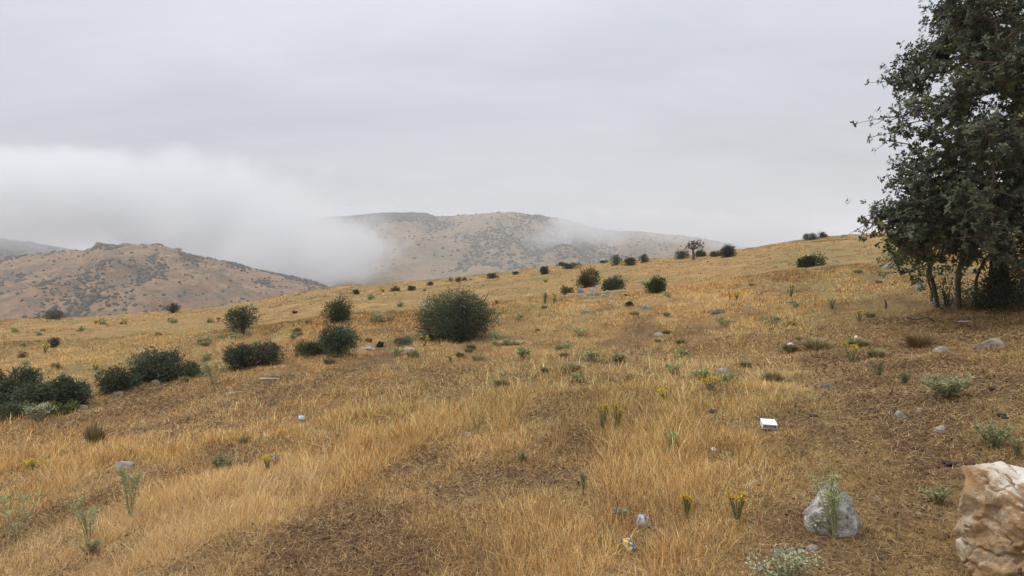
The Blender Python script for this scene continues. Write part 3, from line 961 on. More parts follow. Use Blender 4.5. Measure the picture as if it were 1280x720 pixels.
def build_bushes():
    B = bush
    B('bush', 'big round grey green bush alone in the middle of the slope', 566, 422, 106, 66, 9000, (0.075, 0.086, 0.058), 201, .052, depth=.9)
    B('bush', 'dark green round bush behind the small grey green tree', 421, 403, 46, 34, 2200, (0.042, 0.056, 0.026), 202, .055, depth=.9)
    B('small_tree', 'small grey green tree on a short stem below the dark round bush', 423, 444, 54, 44, 2400, GG, 203, .052, 'umbrella', 'tree', .22)
    B('shrub', 'low dark shrub touching the small grey green tree', 399, 443, 42, 20, 900, DG, 204, .05)
    B('shrub', 'spiky green shrub beside the low dark shrub in the gully', 378, 444, 24, 21, 600, (0.055, 0.075, 0.034), 205, .05, 'cone', spiky=True)
    B('bush', 'wide grey green bush in the gully below the umbrella shaped tree', 314, 458, 80, 34, 2600, (0.066, 0.074, 0.054), 206, .052)
    B('small_tree', 'umbrella shaped dark tree with visible stem above the gully', 303, 419, 46, 36, 1700, DG, 207, .06, 'umbrella', 'tree', .3)
    B('bush', 'tall middle bush of the gully thicket with pointed top', 190, 477, 76, 44, 3200, GG, 208, .055)
    B('bush', 'low spreading bush between the long hedge and the pointed bush', 153, 487, 66, 30, 1500, (0.06, 0.07, 0.046), 209, .052)
    B('bush', 'small low bush trailing off uphill of the pointed bush', 236, 471, 56, 20, 900, (0.07, 0.08, 0.05), 210, .05)
    B('bush', 'long dense dark bush at the end of the gully', 36, 507, 176, 52, 9500, (0.066, 0.078, 0.052), 211, .055, 'flat', depth=.5)
    B('bush', 'low bright green bush below the long dense bush', 62, 517, 74, 15, 900, (0.085, 0.10, 0.034), 212, .045)
    B('bush', 'low grey green bush at the frame edge under the long bush', 12, 524, 60, 22, 800, (0.10, 0.115, 0.07), 213, .045)
    B('bush', 'small isolated shrub on the slope above the long bush', 70, 434, 19, 14, 400, (0.07, 0.07, 0.05), 214, .06)
    B('bush', 'wide grey bush on the crest in front of the orange hill', 64, 399, 36, 13, 700, (0.08, 0.088, 0.066), 215, .09)
    B('bush', 'small round dark bush on the crest', 217, 391, 17, 13, 420, (0.04, 0.05, 0.028), 216, .09)
    B('bush', 'yellowish green round bush above the rock pile', 733, 359, 31, 25, 1500, (0.062, 0.066, 0.026), 217, .07)
    B('bush', 'grey green round bush beside the rock pile', 765, 362, 30, 20, 1300, (0.075, 0.082, 0.060), 218, .07)
    B('bush', 'compact dark green bush standing apart from the rock pile', 819, 366, 25, 22, 1400, (0.036, 0.052, 0.022), 219, .07)
    B('bush', 'low dark green bush high on the open slope near the oak', 1009, 334, 34, 17, 900, (0.045, 0.06, 0.028), 220, .09)
    B('bush', 'small pale green scrub left of the yellowish bush', 709, 366, 18, 9, 260, (0.09, 0.105, 0.05), 221, .07)
    # along the crest
    far = 0.12
    B('bush', 'small dark bush near the crest under the pair of low bushes', 681, 343, 13, 10, 300, (0.04, 0.055, 0.028), 222, far)
    B('bush', 'flat dark bush on the crest', 703, 333, 13, 6, 200, (0.04, 0.05, 0.03), 223, far)
    B('bush', 'long dark bush on the crest above the yellowish bush', 715, 336, 23, 9, 450, (0.04, 0.055, 0.03), 224, far)
    B('bush', 'tiny bush on the crest between the long bush and the olive bush', 755, 329, 9, 4, 120, (0.045, 0.055, 0.035), 225, far)
    B('bush', 'olive green upright bush first of three on the crest', 770, 332, 14, 15, 450, (0.07, 0.085, 0.045), 226, far)
    B('bush', 'dark round bush in the middle of three on the crest', 787, 332, 20, 13, 550, (0.038, 0.048, 0.026), 227, far)
    B('bush', 'grey brown bush last of three on the crest', 804, 328, 14, 11, 380, (0.065, 0.065, 0.05), 228, far)
    B('bush', 'dark bush before the half bare tree on the crest', 853, 324, 22, 12, 600, (0.04, 0.05, 0.03), 229, far)
    B('bush', 'dark bush behind the half bare tree on the crest', 876, 321, 17, 11, 450, (0.042, 0.05, 0.032), 230, far)
    B('bush', 'low bush leading up to the largest bush of the crest', 893, 321, 16, 8, 350, (0.05, 0.06, 0.035), 231, far)
    B('bush', 'largest dark bush on the crest with pointed top', 911, 321, 31, 17, 900, (0.04, 0.05, 0.028), 232, far)
    B('bush', 'dark low bush on the highest part of the crest', 1014, 300, 20, 8, 420, (0.045, 0.05, 0.036), 233, far)
    B('bush', 'brownish bush overlapping the dark bush on the highest crest', 1028, 297, 14, 8, 300, (0.06, 0.055, 0.045), 234, far)
    B('bush', 'tiny round bush low on the crest near the orange hill', 445, 368, 10, 6, 160, (0.04, 0.05, 0.03), 235, .09)
    B('bush', 'pale low bush on the crest beside the wide dark one', 493, 364, 14, 6, 220, (0.06, 0.07, 0.045), 236, .09)
    B('bush', 'wide dark bush low on the crest behind the big round bush', 512, 363, 18, 6, 280, (0.045, 0.06, 0.03), 237, .09)
    B('bush', 'tiny dark bush on the crest behind the big round bush', 538, 357, 7, 5, 110, (0.04, 0.05, 0.03), 238, .09)
    B('bush', 'flat scrub strip on the crest right behind the big bush', 576, 351, 28, 5, 260, (0.055, 0.06, 0.04), 239, .09, 'flat')
    B('bush', 'dark oval bush on the crest beyond the big bush', 615, 348, 15, 8, 260, (0.04, 0.05, 0.03), 240, far)
    B('bush', 'flat dark bush on the crest beyond the oval one', 646, 343, 10, 4, 130, (0.045, 0.05, 0.03), 241, far)
    B('shrub', 'small grey green shrub between small tree and big bush', 506, 431, 24, 12, 380, (0.10, 0.11, 0.075), 242, .045)
    B('shrub', 'tiny dark green shrub below the big bush', 475, 434, 7, 7, 130, (0.035, 0.05, 0.022), 243, .045)
    B('shrub', 'faint grey shrub on the slope behind the big bush', 482, 403, 40, 9, 300, (0.15, 0.15, 0.085), 244, .05)
    B('shrub', 'little green shrub beside the dark round bush', 372, 417, 12, 7, 140, (0.06, 0.08, 0.035), 245, .05)
    B('shrub', 'little dark green plant below the rock pile', 787, 383, 10, 6, 160, (0.035, 0.055, 0.02), 246, .06)
    B('shrub', 'brownish dead shrub on the slope above the long bush', 28, 447, 14, 9, 120, (0.09, 0.06, 0.04), 247, .04)
    # the half bare little tree on the crest
    rg = np.random.default_rng(9)
    base, m = P(867, 325)
    root = link('small_tree', None, None, base)
    tag(root, 'half bare little tree with a thick stem on the crest', 'tree')
    g = Geo()
    g.tube([(0, 0, -.1), (0, 0, 6 * m), (-1 * m, 0, 14 * m)], [2.1 * m, 1.8 * m, 1.3 * m], 7)
    tips = []
    for a, l in ((-.9, 9), (-.4, 9), (.1, 10), (.5, 13), (.95, 13), (1.3, 10), (-1.3, 6)):
        e = np.array([math.sin(a) * l, rg.uniform(-3, 3), 14 + math.cos(a) * l * .75]) * m
        g.tube([(-1 * m, 0, 13 * m), e * .6 + np.array([-.4, 0, 5.2]) * m, e], [.8 * m, .5 * m, .25 * m], 4); tips.append(e)
    link('trunk', g.mesh('trunk', M_BARK, True), root)
    lg = Geo()
    crown_leaves(lg, [(*t, 2.6 * m) for t in tips] + [(-1.5 * m, 0, 19 * m, 3.2 * m), (2 * m, 0, 20 * m, 3 * m), (5 * m, m, 18 * m, 2.4 * m)], 330, .13, (0.06, 0.06, 0.045), rg)
    link('crown', lg.mesh('crown', M_LEAF), root)


# ------------------------------------------------------------------ stones
def rock_mesh(name, W, D, H, seed, mat, sub=3, cuts=9, rough=0.10, flat=0.0):
    rg = np.random.default_rng(seed)
    bm = bmesh.new()
    bmesh.ops.create_icosphere(bm, subdivisions=sub, radius=1)
    p = np.array([v.co[:] for v in bm.verts]); fs = np.array([[v.index for v in f.verts] for f in bm.faces]); bm.free()
    for _ in range(cuts):
        n = unit(rg.normal(0, 1, 3) * np.array([1, 1, .8])); c = rg.uniform(.55, .85)
        dd = p @ n
        p = p - np.maximum(dd - c, 0)[:, None] * n[None, :] * .92
    nn = unit(p)
    p = p + nn * (rough * 2.4 * (fbm3(p * 1.7 + seed, seed, 3) - .5) + rough * 1.3 * (fbm3(p * 5 + seed, seed + 9, 3) - .5))[:, None]
    p = p / np.array([np.abs(p[:, 0]).max(), np.abs(p[:, 1]).max(), p[:, 2].max()])
    p[:, 2] = np.where(p[:, 2] < -.5, -.5, p[:, 2])
    return mesh_np(name, p * np.array([W / 2, D / 2, H]), fs.ravel(), np.full(len(fs), 3), mat, None, sub >= 4)


def stone(label, px, py, w, h, mat, seed, group=None, sub=3, name='stone', cat='stone', cuts=9, rough=.10, depth=.75, tilt=0):
    base, m = P(px, py)
    big = name == 'boulder'
    if not big: w, h = w * .92, h * .95
    me = rock_mesh(name, w * m, w * m * depth, h * m, seed, mat, sub, cuts, rough)
    base = G(base.x, base.y + w * m * depth * .35, -.03 if big else -.30 * h * m)
    CLEAR.append((base.x, base.y, w * m * (.34 if big else .55) + .03))
    o = link(name, me, None, base)
    o.rotation_euler = (tilt, 0, random.uniform(-.3, .3))
    tag(o, label, cat, group)
    return o


def build_stones():
    S = stone
    S('grey speckled boulder with a green plant growing before it', 1049, 668, 74, 63, M_ROCKL, 316, sub=6, name='boulder', cat='boulder', cuts=5, rough=.17, depth=.7)
    S('flat grey brown rock on the grass below the big oak', 1243, 434, 46, 17, M_ROCKB, 302, sub=4, name='rock', cat='rock', cuts=10)
    S('grey rock on the grass before the leaning oak stem', 1153, 362, 18, 10, M_ROCK, 303, sub=4, name='rock', cat='rock')
    S('flat pale brown slab lying in the grass below the gully', 149, 586, 42, 12, M_ROCKB, 304, sub=4, name='rock', cat='rock', cuts=12, rough=.05)
    S('pale flat stone under the pointed gully bush', 193, 480, 18, 7, M_ROCKP, 305)
    S('pale flat stone below the long dense bush', 100, 511, 22, 7, M_ROCKP, 306)
    S('pale flat stone in the grass between the gully bushes', 146, 493, 24, 5, M_ROCKP, 307)
    S('dark grey rock on the open slope', 899, 392, 22, 9, M_ROCKD, 308, name='rock', cat='rock')
    S('brownish grey stone just uphill of the dark grey rock', 935, 386, 13, 7, M_ROCKB, 309)
    S('pale pointed stone below the compact dark green bush', 808, 386, 12, 7, M_ROCKP, 310)
    S('flat stone in the grass under the rock pile', 764, 379, 12, 5, M_ROCK, 311)
    S('dark low stone under the pale scrub of the rock pile', 733, 392, 14, 5, M_ROCKD, 312)
    S('dark broken stone on the slope above the white box', 1037, 487, 23, 10, M_ROCKD, 313)
    S('grey stone with a brown cap half buried near the white dung free grass', 1128, 522, 20, 13, M_ROCK, 314)['label'] = 'grey half buried stone next to the small ochre stone'
    S('small ochre stone beside the half buried grey stone', 1152, 514, 13, 6, M_ROCKB, 315)
    S('pale grey stone in front of the low grey green shrub', 1180, 541, 23, 11, M_ROCKP, 316)
    S('light grey stone chip at the foot of the grey green shrub', 1134, 493, 9, 6, M_ROCKP, 317)
    S('blue grey stone block in the short grass under the dry tuft', 1141, 447, 8, 8, M_ROCK, 318)
    S('small pale stone beside the blue grey stone block', 1122, 446, 7, 5, M_ROCKP, 319)
    S('flat grey stone half hidden beside the dry tuft', 1182, 440, 30, 10, M_ROCK, 320)
    S('cream coloured stone on the short grass', 1071, 424, 9, 7, mat_plain('cream_stone', (.62, .55, .38), .8, .2, (.75, .69, .52), 30), 321)
    S('small white stone on the open slope', 949, 419, 7, 5, M_ROCKP, 322)
    S('flat grey stone among the trodden grass', 825, 419, 16, 5, M_ROCK, 323)
    S('flat brown grey stone near the yellow flowers', 907, 466, 22, 8, M_ROCKB, 324)
    S('small brown stone in the trodden patch of tall grass', 584, 545, 14, 6, M_ROCKB, 325)
    S('small stone in the grass behind the oaks', 1166, 381, 9, 7, M_ROCKP, 326)
    S('pale rock showing between the two oak stems', 1188, 380, 20, 12, M_ROCKP, 327)
    S('pale rock showing behind the reddish oak trunk', 1218, 362, 16, 9, M_ROCKP, 328)
    S('weathered flat stone high on the slope below the low bush', 1046, 327, 11, 4, M_ROCK, 329)
    S('pale stone on the slope below the highest crest', 1012, 312, 7, 3, M_ROCKP, 330)
    S('grey pale stone on the slope beside the oak crown', 1110, 336, 13, 7, M_ROCK, 331)
    S('half buried pale stone in the bare soil before the boulder', 1018, 688, 20, 8, M_ROCKB, 332)
    S('small stone chip beside the speckled boulder', 1098, 627, 12, 6, M_ROCK, 333)
    S('pale stone near the crest beyond the big bush', 612, 373, 6, 3, M_ROCKP, 334)
    S('flat stone in the gully grass behind the tiny shrub', 458, 437, 26, 5, M_ROCK, 335)
    S('flat pale stone beneath the big round bush', 510, 437, 22, 4, M_ROCKP, 336)
    S('flat brown stone in the grass by the dry shrub', 287, 494, 18, 5, M_ROCKB, 337)
    # the pile of limestone rocks under the bushes on the slope
    for i, (px, py, w, h) in enumerate([(725, 366, 11, 10), (727, 371, 9, 6), (737, 370, 12, 8), (742, 365, 12, 8), (748, 370, 13, 9), (741, 374, 9, 5), (755, 372, 12, 7), (761, 367, 12, 6), (749, 360, 11, 5),
                                        (768, 369, 9, 5), (732, 373, 7, 4), (773, 366, 7, 4)]):
        S('limestone rock of the pile under the two bushes', px, py, w, h, M_ROCKP if i % 3 else M_ROCK, 360 + i, 'limestone rocks of the pile', name='rock', cat='rock', cuts=7)
    # dark droppings
    for lb, px, py, w, h in (('black dung heap on the short grass above the large boulder', 1186, 581, 19, 10), ('black dung heap uphill of the half buried grey stone', 1093, 515, 16, 8),
                             ('black dung heap near the edge of the frame under the flat rock', 1240, 488, 11, 7), ('small dark dung heap near the white box', 1016, 521, 12, 5),
                             ('dark dung heap in the dry grass near the yellow flowers', 890, 516, 16, 7), ('dark dung heap beside the green herbs', 1254, 522, 16, 9)):
        base, m = P(px, py)
        rg = np.random.default_rng(px)
        g = Geo()
        for k in range(9):
            bm = bmesh.new(); bmesh.ops.create_icosphere(bm, subdivisions=2, radius=1)
            p = np.array([v.co[:] for v in bm.verts]); fs = np.array([[v.index for v in f.verts] for f in bm.faces]); bm.free()
            s = w * m * rg.uniform(.13, .24)
            p = p * (0.8 + .5 * fbm3(p * 2 + k, px + k, 2))[:, None] * np.array([s, s, s * .7])
            r_ = w * m * .36 * rg.random() ** .5; a = rg.uniform(0, 6.28)
            g.add(p + np.array([r_ * math.cos(a), r_ * math.sin(a), h * m * rg.uniform(.1, .55) * (1 - r_ / (w * m) * 1.5)]), fs)
        CLEAR.append((base.x, base.y, w * m * .6 + .04))
        o = link('dung_heap', g.mesh('dung_heap', M_DUNG, True), None, base)
        tag(o, lb, 'dung')
    build_boulder()


def build_boulder():
    """The large ochre boulder at the frame corner: cracked upright front, pale upper edge, top sloping away."""
    base, m = P(1362, 756)
    n = 88
    u = np.linspace(-1, 1, n + 1)
    A, B_ = np.meshgrid(u, u); one = np.ones_like(A)
    sides, fs, off = [], [], 0
    k = np.arange(n); ii = (k[:, None] * (n + 1) + k[None, :]).ravel()
    quad = np.stack([ii, ii + 1, ii + n + 2, ii + n + 1], 1)
    for ax, (a, b) in enumerate(((1, 2), (2, 0), (0, 1))):
        for sg in (-1, 1):
            q = np.zeros(A.shape + (3,)); q[..., ax] = sg; q[..., a] = A; q[..., b] = B_
            sides.append(q.reshape(-1, 3)); fs.append((quad if sg > 0 else quad[:, ::-1]) + off); off += (n + 1) ** 2
    p = np.concatenate(sides); fs = np.concatenate(fs)
    key = np.round(p * n).astype(int); key = (key[:, 0] + 2 * n) * 100000000 + (key[:, 1] + 2 * n) * 10000 + key[:, 2] + 2 * n
    _, first, inv = np.unique(key, return_index=True, return_inverse=True)
    p = p[first]; fs = inv[fs]
    q = p * .72 + unit(p) * .33
    planes = [((-.97, -.25, .02), .80), ((-.30, -.95, .02), .80), ((.20, -.22, .95), .64), ((.35, -.35, .87), .80), ((-.75, -.55, -.36), .84), ((.5, -.85, .1), .84), ((-.62, -.35, .70), .92),
              ((-.5, -.6, -.62), .86), ((.2, -.85, -.48), .84), ((-.1, -.75, .65), .94)]
    for n, c in planes:
        n = unit(np.array(n)); dd = q @ n
        q = q - np.maximum(dd - c, 0)[:, None] * n * .92
    q = q + unit(q) * (0.16 * (fbm3(q * 1.5 + 4, 5, 3) - .5))[:, None]
    # broken facets: the stone has split along many small flat faces
    rg = np.random.default_rng(78)
    nc = 110
    pick = rg.choice(len(q), nc, replace=False)
    eps_n = unit(p[pick] * .35 + unit(q[pick]) * .65)
    cell = q[pick] * rg.uniform(.93, 1.03, (nc, 1)); cn = unit(eps_n + rg.normal(0, .36, (nc, 3)))
    wq = q + .16 * (np.stack([fbm3(q * 3.5 + 7 * k, 60 + k, 4) for k in range(3)], 1) - .5)
    best = np.full(len(q), 9.0); sec = np.full(len(q), 9.0); idx = np.zeros(len(q), int)
    for k in range(nc):
        d2 = ((wq - cell[k]) ** 2).sum(1)
        nb = d2 < best
        sec = np.where(nb, best, np.minimum(sec, d2)); idx = np.where(nb, k, idx); best = np.minimum(best, d2)
    gap = np.sqrt(sec) - np.sqrt(best)
    tilt = ((q - cell[idx]) * cn[idx]).sum(1)
    soft = sstep(0, .07, gap)
    q = q - cn[idx] * (tilt * .62 * soft)[:, None]
    q = q - unit(q) * (.020 * sstep(.024, 0, gap))[:, None]
    c2 = np.abs(fbm3(q * 2.3 + 9, 25, 4) - .5) * 2
    q = q - unit(q) * (0.085 * sstep(.08, 0, c2))[:, None]
    q = q + unit(q) * (0.05 * (fbm3(q * 7, 35, 4, .65) - .5) - .035 * np.abs(fbm3(q * 14, 45, 4, .65) - .5) * 2)[:, None]
    q = q * np.array([.325, .27, .295])
    q[:, 2] += .205
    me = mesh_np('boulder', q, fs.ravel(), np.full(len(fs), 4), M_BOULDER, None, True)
    o = link('boulder', me, None, G(base.x + .02, base.y + .16))
    o.rotation_euler = (math.radians(-3), math.radians(2), math.radians(10))
    CLEAR.append((base.x - .05, base.y + .1, .24))
    tag(o, 'large ochre boulder with pale top at the corner of the frame', 'boulder')


# ------------------------------------------------------------------ litter
def crumpled(name, W, D, H, seed, mat, n=9):
    rg = np.random.default_rng(seed)
    u = np.linspace(-.5, .5, n)
    X, Y = np.meshgrid(u, u)
    e = np.clip(1 - (2 * np.maximum(np.abs(X), np.abs(Y))) ** 3, 0, 1)
    top = np.stack([X + rg.normal(0, .035, X.shape), Y + rg.normal(0, .035, X.shape), e * (.55 + .6 * rg.random(X.shape)) + .12], -1).reshape(-1, 3)
    bot = top.copy(); bot[:, 2] = np.minimum(bot[:, 2] * .2, .1)
    v = np.concatenate([top, bot]) * np.array([W, D, H])
    k = np.arange(n - 1)
    i = (k[:, None] * n + k[None, :]).ravel()
    f1 = np.stack([i, i + 1, i + n + 1, i + n], 1); f2 = f1[:, ::-1] + n * n
    rim = list(range(n)) + [j * n + n - 1 for j in range(1, n)] + [(n - 1) * n + j for j in range(n - 2, -1, -1)] + [j * n for j in range(n - 2, 0, -1)]
    f3 = np.array([(rim[j], rim[j] + n * n, rim[(j + 1) % len(rim)] + n * n, rim[(j + 1) % len(rim)]) for j in range(len(rim))])
    f = np.concatenate([f1, f2, f3])
    return mesh_np(name, v, f.ravel(), np.full(len(f), 4), mat)


def mat_print(name, stops, scale, rough=.35):
    m, nt, b = new_mat(name)
    tc = nt.nodes.new('ShaderNodeTexCoord').outputs['Object']
    n = nt.nodes.new('ShaderNodeTexVoronoi'); n.inputs['Scale'].default_value = scale
    nt.links.new(tc, n.inputs['Vector'])
    sp = nt.nodes.new('ShaderNodeSeparateColor'); nt.links.new(n.outputs['Color'], sp.inputs[0])
    r = ramp(nt, stops, sp.outputs[0]); r.color_ramp.interpolation = 'CONSTANT'
    nt.links.new(r.outputs[0], b.inputs['Base Color'])
    b.inputs['Roughness'].default_value = rough
    return m


def box_mesh(name, lo, hi, mat, bev=0.002):
    bm = bmesh.new()
    bmesh.ops.create_cube(bm, size=1)
    for v in bm.verts:
        v.co = Vector([lo[i] + (v.co[i] + .5) * (hi[i] - lo[i]) for i in range(3)])
    bmesh.ops.bevel(bm, geom=bm.edges[:], offset=bev, segments=2, affect='EDGES')
    me = bpy.data.meshes.new(name); bm.to_mesh(me); bm.free(); me.materials.append(mat)
    return me


def build_litter():
    # white carton: body, lid panel, printed strip, side tab
    for cx, cy, cw in ((963, 539, 13), (787, 694, 13), (803, 660, 12), (377, 530, 10), (892, 576, 10), (988, 434, 12)):
        b, mm = P(cx, cy); CLEAR.append((b.x, b.y, cw * mm * .6 + .03))
    base, m = P(963, 539)
    W, D, H = 17.5 * m, 16 * m, 6.0 * m
    root = link('white_box', None, None, base + Vector((0, D * .5, .012 + D * .5 * math.sin(math.radians(15)))))
    root.rotation_euler = (math.radians(15), math.radians(3), math.radians(-5))
    tag(root, 'small white cardboard box lying on the trodden grass', 'box')
    mw = mat_plain('white_card', (.72, .73, .75), .5, .3, (.60, .60, .60), 30)
    mg = mat_plain('grey_print', (.30, .29, .34), .5, .4, (.22, .21, .25), 60)
    mc = mat_plain('pale_card_edge', (.62, .55, .50), .6, .3)
    link('body', box_mesh('body', (-W / 2, -D / 2, 0), (W / 2, D / 2, H), mc), root)
    link('lid', box_mesh('lid', (-W / 2 - .002, -D / 2 - .002, H + .0005), (W / 2 + .002, D / 2 + .002, H + .006), mw, .0015), root)
    link('printed_band', box_mesh('printed_band', (-W / 2 + .003, -D / 2 - .0022, H * .38), (W / 2 - .008, -D / 2 - .0004, H * .97), mg, .0004), root)
    md = mat_plain('dark_print', (.06, .05, .08), .5, .4)
    for s in (-.32, .33):
        link('printed_mark', box_mesh('printed_mark', (W * s - .006, -D / 2 - .0042, H * .52), (W * s + .006, -D / 2 - .0026, H * .78), md, .0003), root)
    link('side_flap', box_mesh('side_flap', (W / 2 + .0005, -D / 2 + .004, .002), (W / 2 + .004, D / 2 - .004, H * .9), mw, .0004), root)
    # wrappers
    base, m = P(787, 694)
    o = link('snack_packet', crumpled('snack_packet', 15 * m, 22 * m, .022, 5, mat_print('packet_print', [(0, (.05, .05, .05)), (.22, (.30, .30, .29)), (.36, (.46, .32, .03)), (.62, (.07, .06, .06)), (.78, (.30, .08, .04)), (.86, (.30, .30, .30))], 60)), None, base + Vector((0, 0, .05)))
    o.rotation_euler = (math.radians(34), math.radians(-12), math.radians(24))
    tag(o, 'crumpled yellow and black snack packet lying in the dry grass', 'packet')
    base, m = P(803, 660)
    o = link('plastic_wrapper', crumpled('plastic_wrapper', 13 * m, 15 * m, .04, 6, mat_print('wrapper_print', [(0, (.42, .46, .47)), (.38, (.22, .28, .36)), (.55, (.45, .42, .34)), (.75, (.12, .15, .19)), (.88, (.24, .27, .18))], 60)), None, base + Vector((0, 0, .04)))
    o.rotation_euler = (math.radians(38), math.radians(8), math.radians(-30))
    tag(o, 'crumpled pale blue plastic wrapper in the dry grass above the packet', 'wrapper')
    base, m = P(377, 530)
    o = link('paper_scrap', crumpled('paper_scrap', 7.5 * m, 7.5 * m, .025, 7, mat_plain('pale_blue_plastic', (.27, .34, .46), .4, .4, (.42, .46, .52), 40)), None, base + Vector((0, 0, .07)))
    o.rotation_euler = (.5, .1, .4)
    tag(o, 'pale blue plastic scrap caught in the grass on the slope', 'scrap')
    base, m = P(892, 576)
    o = link('paper_scrap', crumpled('paper_scrap', 6 * m, 5 * m, .02, 8, mat_print('red_white_print', [(0, (.55, .53, .5)), (.5, (.45, .07, .05))], 60)), None, base + Vector((0, 0, .08)))
    o.rotation_euler = (.4, .1, .1)
    tag(o, 'red and white scrap of packaging in the tall dry grass', 'scrap')
    base, m = P(988, 434)
    o = link('plastic_scrap', crumpled('plastic_scrap', 8 * m, 7 * m, .03, 9, mat_plain('white_plastic', (.55, .56, .57), .4, .4, (.42, .43, .45), 20)), None, base + Vector((0, 0, .03)))
    tag(o, 'white plastic scrap on the short grass uphill of the box', 'scrap')
    # sticks
    mk = mat_plain('weathered_wood', (.42, .38, .34), .85, .2, (.56, .52, .47), 20)
    for lb, px, py, L, t, rz, rad in (('pale weathered stick lying on the slope below the wide gully bush', 337, 476, 24, 0, -.05, .014), ('pale stick lying on the grass under the oaks', 1206, 405, 18, 0, .05, .010),
                                      ('dark fallen branch beside the dry tuft under the oaks', 1155, 404, 40, 1, -.15, .014), ('dark dead stick standing in the grass above the dark grey rock', 912, 376, 3, 2, 0, .012),
                                      ('dark stump stick standing on the slope before the oaks', 1107, 386, 5, 2, .1, .02), ('bent dead twig in the grass at the edge of the short turf', 968, 415, 18, 1, .5, .008)):
        base, m = P(px, py)
        g = Geo(); rg = np.random.default_rng(px)
        if t == 2:
            g.tube([(0, 0, -.05), (.01, 0, 5 * m), (-.01, 0, 11 * m)], [rad, rad * .9, rad * .5], 6)
        else:
            l = L * m
            pts = np.stack([np.linspace(-.5, .5, 6) * l, rg.normal(0, .03 * l, 6), .03 + np.abs(rg.normal(0, .015 + .03 * t, 6))], 1)
            g.tube(pts, np.linspace(rad, rad * .5, 6), 6)
            if t == 1:
                for s in (1, 3, 4):
                    g.tube([pts[s], pts[s] + np.array([.08 * l, .1 * l, .06 * l]), pts[s] + np.array([.2 * l, .12 * l, .13 * l])], [rad * .6, rad * .4, rad * .2], 5)
        o = link('stick', g.mesh('stick', M_BARK if t else mk, True), None, base)
        o.rotation_euler = (0, 0, rz)
        tag(o, lb, 'stick')


